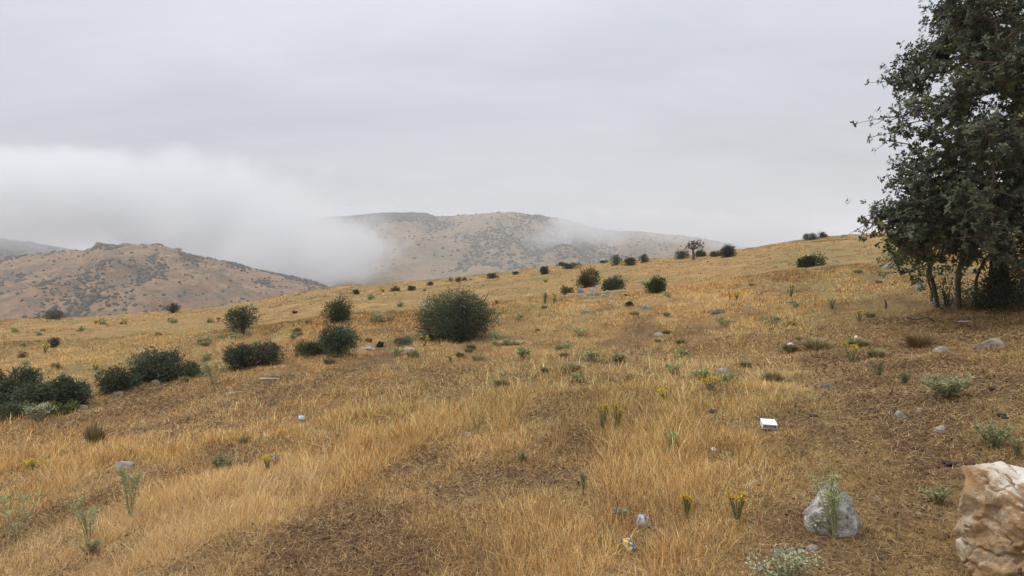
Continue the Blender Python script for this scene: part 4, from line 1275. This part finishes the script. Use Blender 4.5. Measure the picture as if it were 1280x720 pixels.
# ------------------------------------------------------------------ herbs and tufts
def herb(kind, label, px, py, w, h, seed, group=None, name=None, at=None):
    rg = np.random.default_rng(seed)
    if at is None:
        base, m = P(px, py)
        W, H = w * m, h * m
    else:
        base, W, H = at
    detail = 1.0 if base.y < 12 else (.5 if base.y < 25 else .3)
    st, lf, fl = Geo(), Geo(), Geo()
    pal = {'yellow': ((0.15, 0.16, 0.055), (0.12, 0.14, 0.065)), 'feather': ((0.33, 0.32, 0.17), (0.32, 0.33, 0.175)), 'green': ((0.24, 0.22, 0.11), (0.235, 0.24, 0.115)),
           'grey': ((0.24, 0.23, 0.14), (0.29, 0.30, 0.17)), 'brown': ((0.20, 0.13, 0.06), (0.19, 0.135, 0.06)), 'dark': ((0.17, 0.12, 0.06), (0.20, 0.155, 0.07)), 'straw': ((0.5, 0.36, 0.17), (0.5, 0.36, 0.17)),
           'olive': ((0.28, 0.235, 0.11), (0.30, 0.26, 0.12))}[kind]
    px_m = base.y / F
    lw = max(.006, px_m * 1.3)
    if kind in ('brown', 'dark', 'straw', 'olive'):          # tussock of thin blades
        n = int(260 * max(detail, .45))
        if kind == 'straw': n = int(n * .5)
        a = rg.uniform(0, 6.28, n); r0 = W * .22 * rg.random(n) ** .5
        b = np.stack([r0 * np.cos(a), r0 * np.sin(a) * .8, np.zeros(n)], 1)
        lean = rg.uniform(.05, 1.0, n) * W * .5
        tip = b + np.stack([np.cos(a) * lean, np.sin(a) * lean * .8, H * rg.uniform(.55, 1.05, n) * (1 - .35 * lean / (W * .5))], 1)
        s = np.stack([-np.sin(a + rg.normal(0, .6, n)), np.cos(a), np.zeros(n)], 1) * (lw * .5)
        mid = b * .5 + tip * .5 + np.array([0, 0, .12]) * H
        v = np.stack([b - s, b + s, mid + s * .7, tip, mid - s * .7], 1).reshape(-1, 3)
        k = np.arange(n)[:, None] * 5
        c = np.repeat(np.asarray(pal[1])[None, :] * rg.uniform(.6, 1.5, (n, 1)), 5, 0)
        f4 = k + np.array([[0, 1, 2, 4]]); f3 = k + np.array([[4, 2, 3]])
        lf.add(v, f4, c); lf.f.append((f3 + 0).ravel()); lf.t.append(np.full(n, 3))
        nm = name or 'grass_tuft'
        o = link(nm, lf.mesh(nm, M_HERB), None, base)
        tag(o, label, 'grass tuft', group)
        return o
    ns = {'yellow': 9, 'feather': 7, 'green': 11, 'grey': 12}[kind]
    ns = int(ns * float(np.clip(W / (1.4 * H), 1, 2.6)))
    if detail < 1: ns = max(4, int(ns * .7))
    nl = int({'yellow': 13, 'feather': 46, 'green': 34, 'grey': 20}[kind] * (1 if detail == 1 else .6))
    for i in range(ns):
        a = rg.uniform(0, 6.28); sp = W * .5 * rg.random() ** .6
        top = np.array([math.cos(a) * sp, math.sin(a) * sp * .8, H * rg.uniform(.62, 1.0) * (1 - .2 * sp / W)])
        b = np.array([math.cos(a) * sp * .15, math.sin(a) * sp * .15, -.01])
        mid = b * .5 + top * .5 + np.array([0, 0, .1 * H]) - top * np.array([.12, .12, 0])
        tt = np.linspace(0, 1, 6)[:, None]
        pts = (1 - tt) ** 2 * b + 2 * tt * (1 - tt) * mid + tt ** 2 * top
        st.tube(pts, np.linspace(max(.004, lw * .35), max(.002, lw * .2), 6), 4, np.asarray(pal[0]) * rg.uniform(.8, 1.2))
        t = rg.random(nl) ** (.6 if kind == 'feather' else .9) * .95 + .05
        c = (1 - t)[:, None] ** 2 * b + (2 * t * (1 - t))[:, None] * mid + t[:, None] ** 2 * top
        d = unit(rg.normal(0, 1, (nl, 3)) * np.array([1, 1, .4]) + np.array([0, 0, .45]))
        ll = {'yellow': .10, 'feather': .12, 'green': .16, 'grey': .12}[kind] * min(max(H, W * .8), 1.5 * H + .05) * rg.uniform(.6, 1.3, nl)
        ww = np.maximum(ll * {'yellow': .22, 'feather': .12, 'green': .26, 'grey': .3}[kind], lw * .7)
        leaf_geo(lf, c, d, unit(rg.normal(0, .4, (nl, 3)) + np.array([0, 0, 1])), ll, ww, np.asarray(pal[1])[None, :] * rg.uniform(.65, 1.4, (nl, 1)))
        if kind in ('yellow', 'grey'):
            k = 22 if detail == 1 else 10
            hd = top + unit(rg.normal(0, 1, (k, 3))) * np.array([1, 1, .6]) * W * (.11 if kind == 'yellow' else .13) * rg.random((k, 1)) ** .5
            fc = np.array([0.56, 0.41, 0.04]) if kind == 'yellow' else np.array([0.38, 0.37, 0.24])
            sz = max(.013, px_m * 1.9)
            leaf_geo(fl, hd, unit(rg.normal(0, 1, (k, 3)) + np.array([0, 0, .4])), unit(rg.normal(0, .5, (k, 3)) + np.array([0, 0, 1])), sz * rg.uniform(.7, 1.4, k), sz * .8, fc[None, :] * rg.uniform(.65, 1.3, (k, 1)))
        elif kind == 'feather':
            k = 26 if detail == 1 else 10
            hd = top + unit(rg.normal(0, 1, (k, 3))) * W * .16 * rg.random((k, 1)) ** .5 * np.array([1, 1, .7])
            leaf_geo(lf, hd, unit(rg.normal(0, 1, (k, 3))), unit(rg.normal(0, 1, (k, 3))), lw * 3.4, lw * 1.1, np.array([.32, .33, .14])[None, :] * rg.uniform(.7, 1.3, (k, 1)))
    nm = name or {'yellow': 'flowering_herb', 'feather': 'feathery_herb', 'green': 'leafy_herb', 'grey': 'grey_herb'}[kind]
    root = link(nm, None, None, base)
    tag(root, label, 'plant', group)
    link('stem', st.mesh('stem', M_HERB), root)
    tag(link('foliage', lf.mesh('foliage', M_HERB), root), kind='stuff')
    if fl.n:
        tag(link('flower', fl.mesh('flower', M_HERB), root), kind='stuff')
    return root


def build_herbs():
    H = herb
    H('feather', 'tall feathery green plant growing before the speckled boulder', 1043, 672, 52, 92, 401)
    H('feather', 'bushy pale green plant in the dry grass below the flat slab', 113, 678, 52, 60, 402)
    H('feather', 'tall slim pale green plant just right of the bushy one'.replace('right of', 'beside'), 163, 646, 26, 68, 403)
    H('feather', 'pale green plant among brown grass at the corner of the frame', 22, 672, 62, 66, 404)
    H('grey', 'grey white flowered herb cut by the bottom of the frame', 980, 732, 96, 44, 405)
    H('feather', 'pale green bushy herb beside the low trailing gully bush', 267, 480, 30, 26, 406)
    H('grey', 'pale spiky herb under the bright green low bush', 48, 527, 40, 22, 407)
    H('feather', 'pale green herb before the small grey green tree', 412, 446, 18, 14, 408)
    H('yellow', 'wide clump of yellow flowers on the slope', 888, 490, 44, 22, 409)
    H('yellow', 'small yellow flowered herb below the wide yellow clump', 834, 503, 22, 18, 410)
    H('yellow', 'upright yellow flowered herb first of the pair in the tall grass', 753, 537, 16, 34, 411)
    H('yellow', 'upright yellow flowered herb second of the pair in the tall grass', 772, 535, 14, 32, 412)
    H('yellow', 'thin yellow flowered herb at the edge of the trodden ground', 922, 652, 24, 40, 413)
    H('yellow', 'yellow flowered herb beside the grey herb in the brown grass', 336, 592, 22, 24, 414)
    H('yellow', 'faint yellow herb in the tall grass above the wrapper', 858, 648, 16, 30, 415)
    H('yellow', 'yellow flowers low in the grass by the frame edge', 42, 590, 30, 16, 416)
    H('green', 'long low grey green shrub on the short grass under the oaks', 1186, 497, 84, 28, 417)
    H('green', 'fresh green herb patch at the edge of the frame', 1242, 560, 60, 34, 418)
    H('green', 'green herb in the dip beside the speckled boulder', 1172, 630, 42, 24, 419)
    H('green', 'small green herb with pale tips below the dry tuft', 1098, 470, 24, 24, 420)
    H('green', 'small green herb beside the long low shrub', 1130, 482, 16, 20, 421)
    H('green', 'dark green low herb in the grass below the big bush', 771, 453, 22, 12, 422)
    H('olive', 'dull olive tuft in the golden grass', 714, 464, 34, 14, 423)
    H('feather', 'pale green herb in the tall grass below the yellow pair', 838, 562, 26, 22, 424)
    H('dark', 'dark dry tuft standing in the grass below the gully', 118, 556, 34, 34, 425)
    H('brown', 'wide brown green tuft below the oaks', 1150, 433, 54, 22, 426)
    H('olive', 'rounded olive tuft beside the white plastic scrap', 1020, 436, 44, 18, 427)
    H('olive', 'brown olive tuft in the gully below the big bush', 516, 446, 26, 12, 428)
    H('green', 'bright green herb in the brown grass of the slope', 306, 555, 18, 11, 429)
    H('green', 'grey green herb at the frame edge beside the boulder', 1272, 570, 24, 24, 430)
    H('green', 'green herb at the foot of the slope near the yellow herb', 275, 585, 44, 16, 431)
    H('grey', 'pale grey herb in the trodden patch', 345, 583, 18, 14, 432)
    H('grey', 'small grey herb at the bottom edge near the blue wrapper', 776, 648, 22, 12, 433)
    H('straw', 'dead straw coloured thistle beside the speckled boulder', 1077, 664, 24, 16, 434)
    H('grey', 'pale leafed herb at the foot of the speckled boulder', 1022, 667, 24, 22, 435)
    H('green', 'low green thistle in the brown grass beneath the feathery plants', 112, 692, 34, 18, 436)
    H('green', 'tall dark green herb high on the slope', 1040, 386, 14, 14, 437)
    H('yellow', 'yellowish herb standing high on the slope', 988, 372, 12, 18, 438)
    H('yellow', 'yellow herb next to the standing dead stick', 921, 374, 8, 9, 439)
    H('yellow', 'yellow green herb below the low crest bushes', 692, 382, 10, 18, 440)
    H('green', 'tall green herb below the low crest bushes', 681, 380, 7, 18, 441)
    H('grey', 'pale green herb under the big bush', 592, 414, 18, 12, 442)
    H('yellow', 'yellow green herb at the foot of the big bush', 530, 432, 14, 12, 443)
    H('olive', 'long dull tuft on the slope below the big bush', 640, 431, 40, 8, 444)
    H('green', 'green herb beside the crumpled wrapper', 655, 578, 22, 14, 445)
    H('feather', 'upright green grass stalk below the trodden patch', 729, 620, 10, 30, 446)
    # many little herbs of the slope that nothing tells apart
    rg = np.random.default_rng(55)
    kinds = (('olive', 'little olive green tuft scattered on the open slope', 'olive tufts scattered on the slope', 44), ('feather', 'little pale green herb scattered on the open slope', 'pale green herbs scattered on the slope', 46),
             ('yellow', 'little yellow flowered herb scattered on the open slope', 'yellow herbs scattered on the slope', 12), ('dark', 'little dark dry tuft scattered on the open slope', 'dark dry tufts scattered on the slope', 22))
    for kind, lb, gp, cnt in kinds:
        for i in range(cnt):
            px = rg.uniform(0, 1120)
            sk = float(np.interp(px, SKY_PX, SKY_Y))
            py = sk + 8 + (475 - sk) * rg.random() ** 1.2
            b, m = P(px, py)
            s = rg.uniform(.45, 1.1)
            herb(kind, lb, px, py, 0, 0, 900 + i * 7 + cnt, gp, None, (b, .30 * s, .15 * s * (1.6 if kind == 'yellow' else 1)))


# ------------------------------------------------------------------ the sward
GOLD = np.array([0.64, 0.385, 0.140]); PALE = np.array([0.74, 0.53, 0.26]); BROWN = np.array([0.27, 0.15, 0.062]); OLIVE = np.array([0.39, 0.325, 0.13]); DARK = np.array([0.075, 0.045, 0.025]); RUST = np.array([0.53, 0.27, 0.085])


def sample_area(n, d0, d1, rg, half=0.80):
    d = np.sqrt(rg.uniform(d0 * d0, d1 * d1, n))
    x = rg.uniform(-half, half, n) * np.where(rg.random(n) < .14, 1.7, 1) * d + rg.uniform(-.5, .5, n)
    return x, d


def blades(n, d0, d1, rg, tuft, wpx, hscale, seg, keepbare=.55):
    nt_ = n // tuft
    x, y = sample_area(int(nt_ * 2.6), d0, d1, rg)
    tall, bare, green, right = maps(x, y)
    fine = sstep(.30, .52, fbm2(x / (.17 + .012 * y), y / (.26 + .02 * y), 71, 2))       # gaps between the tufts
    keep = rg.random(len(x)) < np.clip((1 - bare) * (.75 + .6 * tall) + keepbare, 0, 1) * (.13 + .87 * fine)
    x, y, tall, bare, green, right = [a[keep][:nt_] for a in (x, y, tall, bare, green, right)]
    k = np.repeat(np.arange(len(x)), tuft)
    N_ = len(k)
    cl = cleared(x, y)
    h = (0.024 + 0.040 * rg.random(len(x)) + 0.060 * tall * (.2 + 1.2 * rg.random(len(x)) ** 1.5)) * (1 - .35 * right) * (.25 + .75 * cl)
    la = rg.uniform(0, 6.28, len(x)); lm = rg.uniform(.0, .6, len(x))
    rt = (.02 + .06 * rg.random(len(x)))[k] * rg.random(N_) ** .5 * 1.6 * (1 + y[k] * .03)
    a = rg.uniform(0, 6.28, N_)
    bx = x[k] + rt * np.cos(a); by = y[k] + rt * np.sin(a)
    bz = ground_z(bx, by) - .006
    hh = h[k] * rg.uniform(.35, 1.35, N_) * hscale
    flat = rg.random(N_) < (.40 + .35 * bare[k] + .15 * right[k])
    lx = np.cos(la)[k] * lm[k] * .4 + np.cos(a) * rg.uniform(.0, .8, N_) + rg.normal(0, .28, N_)
    ly = np.sin(la)[k] * lm[k] * .4 + np.sin(a) * rg.uniform(.0, .8, N_) + rg.normal(0, .28, N_)
    lx = np.where(flat, lx * 2.2, lx); ly = np.where(flat, ly * 2.2, ly); zf = np.where(flat, rg.uniform(.15, .6, N_), 1.0)
    base = np.stack([bx, by, bz], 1)
    tip = base + np.stack([lx * hh, ly * hh, hh * zf], 1)
    w = np.maximum(.0022, wpx * y[k] / F) * rg.uniform(.5, 1.4, N_)
    # blade faces turn any way
    th = rg.uniform(0, 6.28, N_)
    s = np.stack([np.cos(th), np.sin(th) * .6, np.zeros(N_)], 1) * (w * .5)[:, None]
    u = rg.random(N_)[:, None]; tn = (rg.random(len(x)) * .55 + .45 * fbm2(x / 1.3, y / 2.6, 61, 3) * 1.0)[k][:, None]
    col = GOLD * (1 - u) + PALE * u
    col = np.where(rg.random(N_)[:, None] < .28 + .25 * bare[k][:, None] + .18 * right[k][:, None], BROWN * (.8 + .8 * u), col)
    col = np.where(rg.random(N_)[:, None] < .22, RUST * (.8 + .5 * u), col)
    g_ = (rg.random(N_) < .5 * green[k] ** 1.4)[:, None]
    col = np.where(g_, OLIVE * (.7 + .6 * u), col)
    col = np.where((rg.random(N_) < .035 * green[k])[:, None], np.array([.15, .17, .065]), col)
    col = np.where(rg.random(N_)[:, None] < .13 + .12 * bare[k][:, None], DARK * (.8 + 1.2 * u), col)
    col = np.where(rg.random(N_)[:, None] < .06, PALE * 1.15, col)
    tt_ = (rg.random(len(x)) ** 1.2)[k][:, None]            # some tufts bleached, some weathered
    col = col * (.60 + .85 * tn) * (.72 + .62 * tt_) * rg.uniform(.72, 1.30, (N_, 1))
    bl = (sstep(.58, .70, fbm2(x / 2.0 + 31, y / 4.5, 93, 3)) * .45)[k][:, None]
    col = col * (1 - bl) + np.array([.66, .50, .27]) * rg.uniform(.7, 1.15, (N_, 1)) * bl
    # broader patches of the hillside: weathered brown, olive and fresh straw
    pt = fbm2(x * .8 / (1.2 + .04 * y), y / (2.4 + .16 * y), 83, 4, .6)
    pt2 = fbm2(x / 2.2 + 4, y / 5.5, 87, 4, .6) + .05 * right + .045 * sstep(10, 22, y) * (x < 1)
    ma = sstep(10, 26, y) * .9 + .35
    k1 = (sstep(.52, .34, pt) * ma)[k][:, None]; k2 = (sstep(.53, .66, pt2) * ma)[k][:, None]
    col = col * (1 - .34 * k1)
    col = col * (1 - .5 * np.minimum(k2, 1)) + np.array([.215, .19, .085]) * rg.uniform(.6, 1.3, (N_, 1)) * .5 * np.minimum(k2, 1)
    col = col * (1 - .14 * sstep(16, 34, y)[k][:, None]) * (1 - .34 * bare[k][:, None])  # distant blades painted darker in place of missing self-shadow; bare spots darker too
    col = np.minimum(col * np.array([1.17, 1.13, 1.06]), .85)
    if seg == 2:
        mid = base * .5 + tip * .5 + np.stack([-lx * hh * .12, -ly * hh * .12, hh * .14 * zf], 1)
        v = np.stack([base - s, base + s, mid + s * .75, mid - s * .75, tip], 1).reshape(-1, 3)
        q = np.arange(N_)[:, None] * 5
        f4 = (q + np.array([[0, 1, 2, 3]])); f3 = (q + np.array([[3, 2, 4]]))
        fl = np.concatenate([f4.ravel(), f3.ravel()]); tt = np.concatenate([np.full(N_, 4), np.full(N_, 3)])
        return v, fl, tt, np.repeat(col, 5, 0)
    v = np.stack([base - s, base + s, tip], 1).reshape(-1, 3)
    q = np.arange(N_)[:, None] * 3 + np.array([[0, 1, 2]])
    return v, q.ravel(), np.full(N_, 3), np.repeat(col, 3, 0)


def build_sward():
    rg = np.random.default_rng(33)
    for lb, args in (('dry golden grass covering the near slope', (760000, 2.6, 8.5, rg, 16, 0.60, 1.0, 1)),
                     ('dry golden grass covering the middle slope', (640000, 8.5, 24, rg, 18, 0.60, 1.0, 1)),
                     ('dry golden grass covering the upper slope to the crest', (320000, 24, 84, rg, 22, 0.62, 1.1, 1))):
        v, f, t, c = blades(*args)
        me = mesh_np('dry_grass', v, f, t, M_GRASS, c)
        tag(link('dry_grass', me), lb, kind='stuff')
    v, f, t, c = blades(20000, 2.6, 10, rg, 2, .48, 1.7, 2, .1)
    tag(link('tall_grass_stalks', mesh_np('tall_grass_stalks', v, f, t, M_GRASS, c * 1.12)), 'thin pale stalks standing above the dry grass', kind='stuff')
    # dead leaves, crumbs of soil and broken straw on the bare ground
    n = 430000
    x, y = sample_area(n, 2.6, 12, rg)
    tall, bare, green, right = maps(x, y)
    k = rg.random(n) < np.clip(.35 + bare, 0, 1)
    x, y, bare = x[k], y[k], bare[k]; n = len(x)
    z = ground_z(x, y) + .002 + .026 * rg.random(n) ** 2
    straw = rg.random(n) < .72
    L = np.where(straw, rg.uniform(.025, .085, n), rg.uniform(.008, .024, n)) * (1 + y * .03)
    Wd = np.where(straw, np.maximum(.0022, .6 * y / F), L * .7)
    a = rg.uniform(0, 6.28, n)
    d = np.stack([np.cos(a), np.sin(a), rg.normal(0, .42, n)], 1)
    nm = unit(np.stack([rg.normal(0, .45, n), rg.normal(0, .45, n), np.ones(n)], 1))
    u = rg.random((n, 1))
    col = np.where(straw[:, None], GOLD * .5 * (1 - u) + PALE * .7 * u ** 1.6, DARK * (.4 + 1.3 * u))
    col = np.where(((rg.random(n) < .42) & straw)[:, None], BROWN * (.5 + .6 * u), col)
    d = unit(d); sd_ = unit(np.cross(nm, d)); p0 = np.stack([x, y, z], 1)
    v = np.stack([p0 - sd_ * Wd[:, None] * .5, p0 + sd_ * Wd[:, None] * .5, p0 + d * L[:, None]], 1).reshape(-1, 3)
    f = np.arange(len(v))
    tag(link('leaf_litter', mesh_np('leaf_litter', v, f, np.full(n, 3), M_GRASS, np.repeat(col, 3, 0))), 'dead leaves and broken straw lying on bare soil', kind='stuff')


# ------------------------------------------------------------------ fog and haze
def fog(name, label, ells, rho, nscale, lo, hi, steps, seed, rim=.5):
    m = bpy.data.materials.new(name); m.use_nodes = True
    nt = m.node_tree; nt.nodes.clear()
    out = nt.nodes.new('ShaderNodeOutputMaterial')
    pv = nt.nodes.new('ShaderNodeVolumePrincipled')
    pv.inputs['Color'].default_value = (0.80, 0.812, 0.832, 1)
    pv.inputs['Anisotropy'].default_value = 0.5
    pos = nt.nodes.new('ShaderNodeNewGeometry').outputs['Position']
    prev = None
    for (c, r, amp) in ells:
        sb = nt.nodes.new('ShaderNodeVectorMath'); sb.operation = 'SUBTRACT'; nt.links.new(pos, sb.inputs[0]); sb.inputs[1].default_value = c
        dv = nt.nodes.new('ShaderNodeVectorMath'); dv.operation = 'DIVIDE'; nt.links.new(sb.outputs[0], dv.inputs[0]); dv.inputs[1].default_value = r
        ln = nt.nodes.new('ShaderNodeVectorMath'); ln.operation = 'LENGTH'; nt.links.new(dv.outputs[0], ln.inputs[0])
        s1 = nt.nodes.new('ShaderNodeMath'); s1.operation = 'SUBTRACT'; s1.inputs[0].default_value = 1.0; nt.links.new(ln.outputs['Value'], s1.inputs[1])
        ml = nt.nodes.new('ShaderNodeMath'); ml.operation = 'MULTIPLY'; nt.links.new(s1.outputs[0], ml.inputs[0]); ml.inputs[1].default_value = amp
        if prev is None:
            prev = ml.outputs[0]
        else:
            mx = nt.nodes.new('ShaderNodeMath'); mx.operation = 'SMOOTH_MAX'; mx.inputs[2].default_value = .15
            nt.links.new(prev, mx.inputs[0]); nt.links.new(ml.outputs[0], mx.inputs[1]); prev = mx.outputs[0]
    mp = nt.nodes.new('ShaderNodeMapping'); mp.inputs['Location'].default_value = (seed, seed * .7, 0); nt.links.new(pos, mp.inputs[0])
    nz = noise(nt, nscale, 5, .58, mp.outputs[0], .35)
    a = nt.nodes.new('ShaderNodeMath'); a.operation = 'MULTIPLY_ADD'; nt.links.new(nz.outputs['Fac'], a.inputs[0]); a.inputs[1].default_value = 2.1; a.inputs[2].default_value = -1.06
    b = nt.nodes.new('ShaderNodeMath'); b.operation = 'ADD'; nt.links.new(prev, b.inputs[0]); nt.links.new(a.outputs[0], b.inputs[1])
    mr = nt.nodes.new('ShaderNodeMapRange'); mr.interpolation_type = 'SMOOTHSTEP'
    mr.inputs['From Min'].default_value = -.02; mr.inputs['From Max'].default_value = rim; mr.inputs['To Min'].default_value = 0; mr.inputs['To Max'].default_value = rho
    nt.links.new(b.outputs[0], mr.inputs['Value'])
    nt.links.new(mr.outputs[0], pv.inputs['Density'])
    nt.links.new(pv.outputs[0], out.inputs['Volume'])
    m.cycles.volume_step_rate = steps
    bm = bmesh.new(); bmesh.ops.create_cube(bm, size=1)
    for v in bm.verts:
        v.co = Vector([lo[i] + (v.co[i] + .5) * (hi[i] - lo[i]) for i in range(3)])
    me = bpy.data.meshes.new(name); bm.to_mesh(me); bm.free(); me.materials.append(m)
    tag(link(name, me), label, kind='stuff')


def el(px, py, d, rpx, rpy, rd, amp=1.0):
    return ((((px - 640) / F * d), d, EYE + (335 - py) / F * d), (rpx * d / F, rd, rpy * d / F), amp)


def build_air():
    d = 760
    fog('fog_bank', 'white fog bank lying in the valley between the hills',
        [el(375, 310, 690, 120, 68, 110), el(280, 285, d, 150, 95, 150), el(150, 258, d, 230, 70, 150), el(-90, 244, d, 260, 58, 150), el(330, 325, 660, 120, 44, 90), el(245, 232, d, 80, 52, 90), el(60, 240, d, 230, 60, 150), el(425, 318, 660, 74, 52, 85, 1.35)],
        0.021, 0.019, (-900, 560, -20), (-60, 930, 126), .25, 3.0, .66)
    d = 950
    fog('fog_wisp', 'thin fog wisp drifting over the crest of the long hill',
        [el(735, 283, d, 75, 30, 70), el(800, 277, d, 120, 22, 70, .8), el(690, 300, d, 60, 30, 50, .8), el(900, 288, d, 140, 28, 70, .9), el(840, 292, d, 70, 18, 60, .8)],
        0.015, 0.016, (10, 860, 0), (460, 1040, 100), .35, 11.0)
    m = bpy.data.materials.new('haze_air'); m.use_nodes = True
    nt = m.node_tree; nt.nodes.clear()
    out = nt.nodes.new('ShaderNodeOutputMaterial'); pv = nt.nodes.new('ShaderNodeVolumePrincipled')
    pv.inputs['Color'].default_value = (0.97, 0.98, 1.0, 1)
    pv.inputs['Density'].default_value = 0.00036
    nt.links.new(pv.outputs[0], out.inputs['Volume'])
    bm = bmesh.new(); bmesh.ops.create_cube(bm, size=1)
    lo, hi = (-2520, -2520, VALLEY - 2), (2520, 2520, 130)
    for v in bm.verts:
        v.co = Vector([lo[i] + (v.co[i] + .5) * (hi[i] - lo[i]) for i in range(3)])
    me = bpy.data.meshes.new('haze'); bm.to_mesh(me); bm.free(); me.materials.append(m)
    tag(link('haze', me), 'pale haze filling the valley air', kind='stuff')


build_ground()
build_hills()
build_trees()
build_bushes()
build_stones()
build_litter()
build_herbs()
build_sward()
build_air()
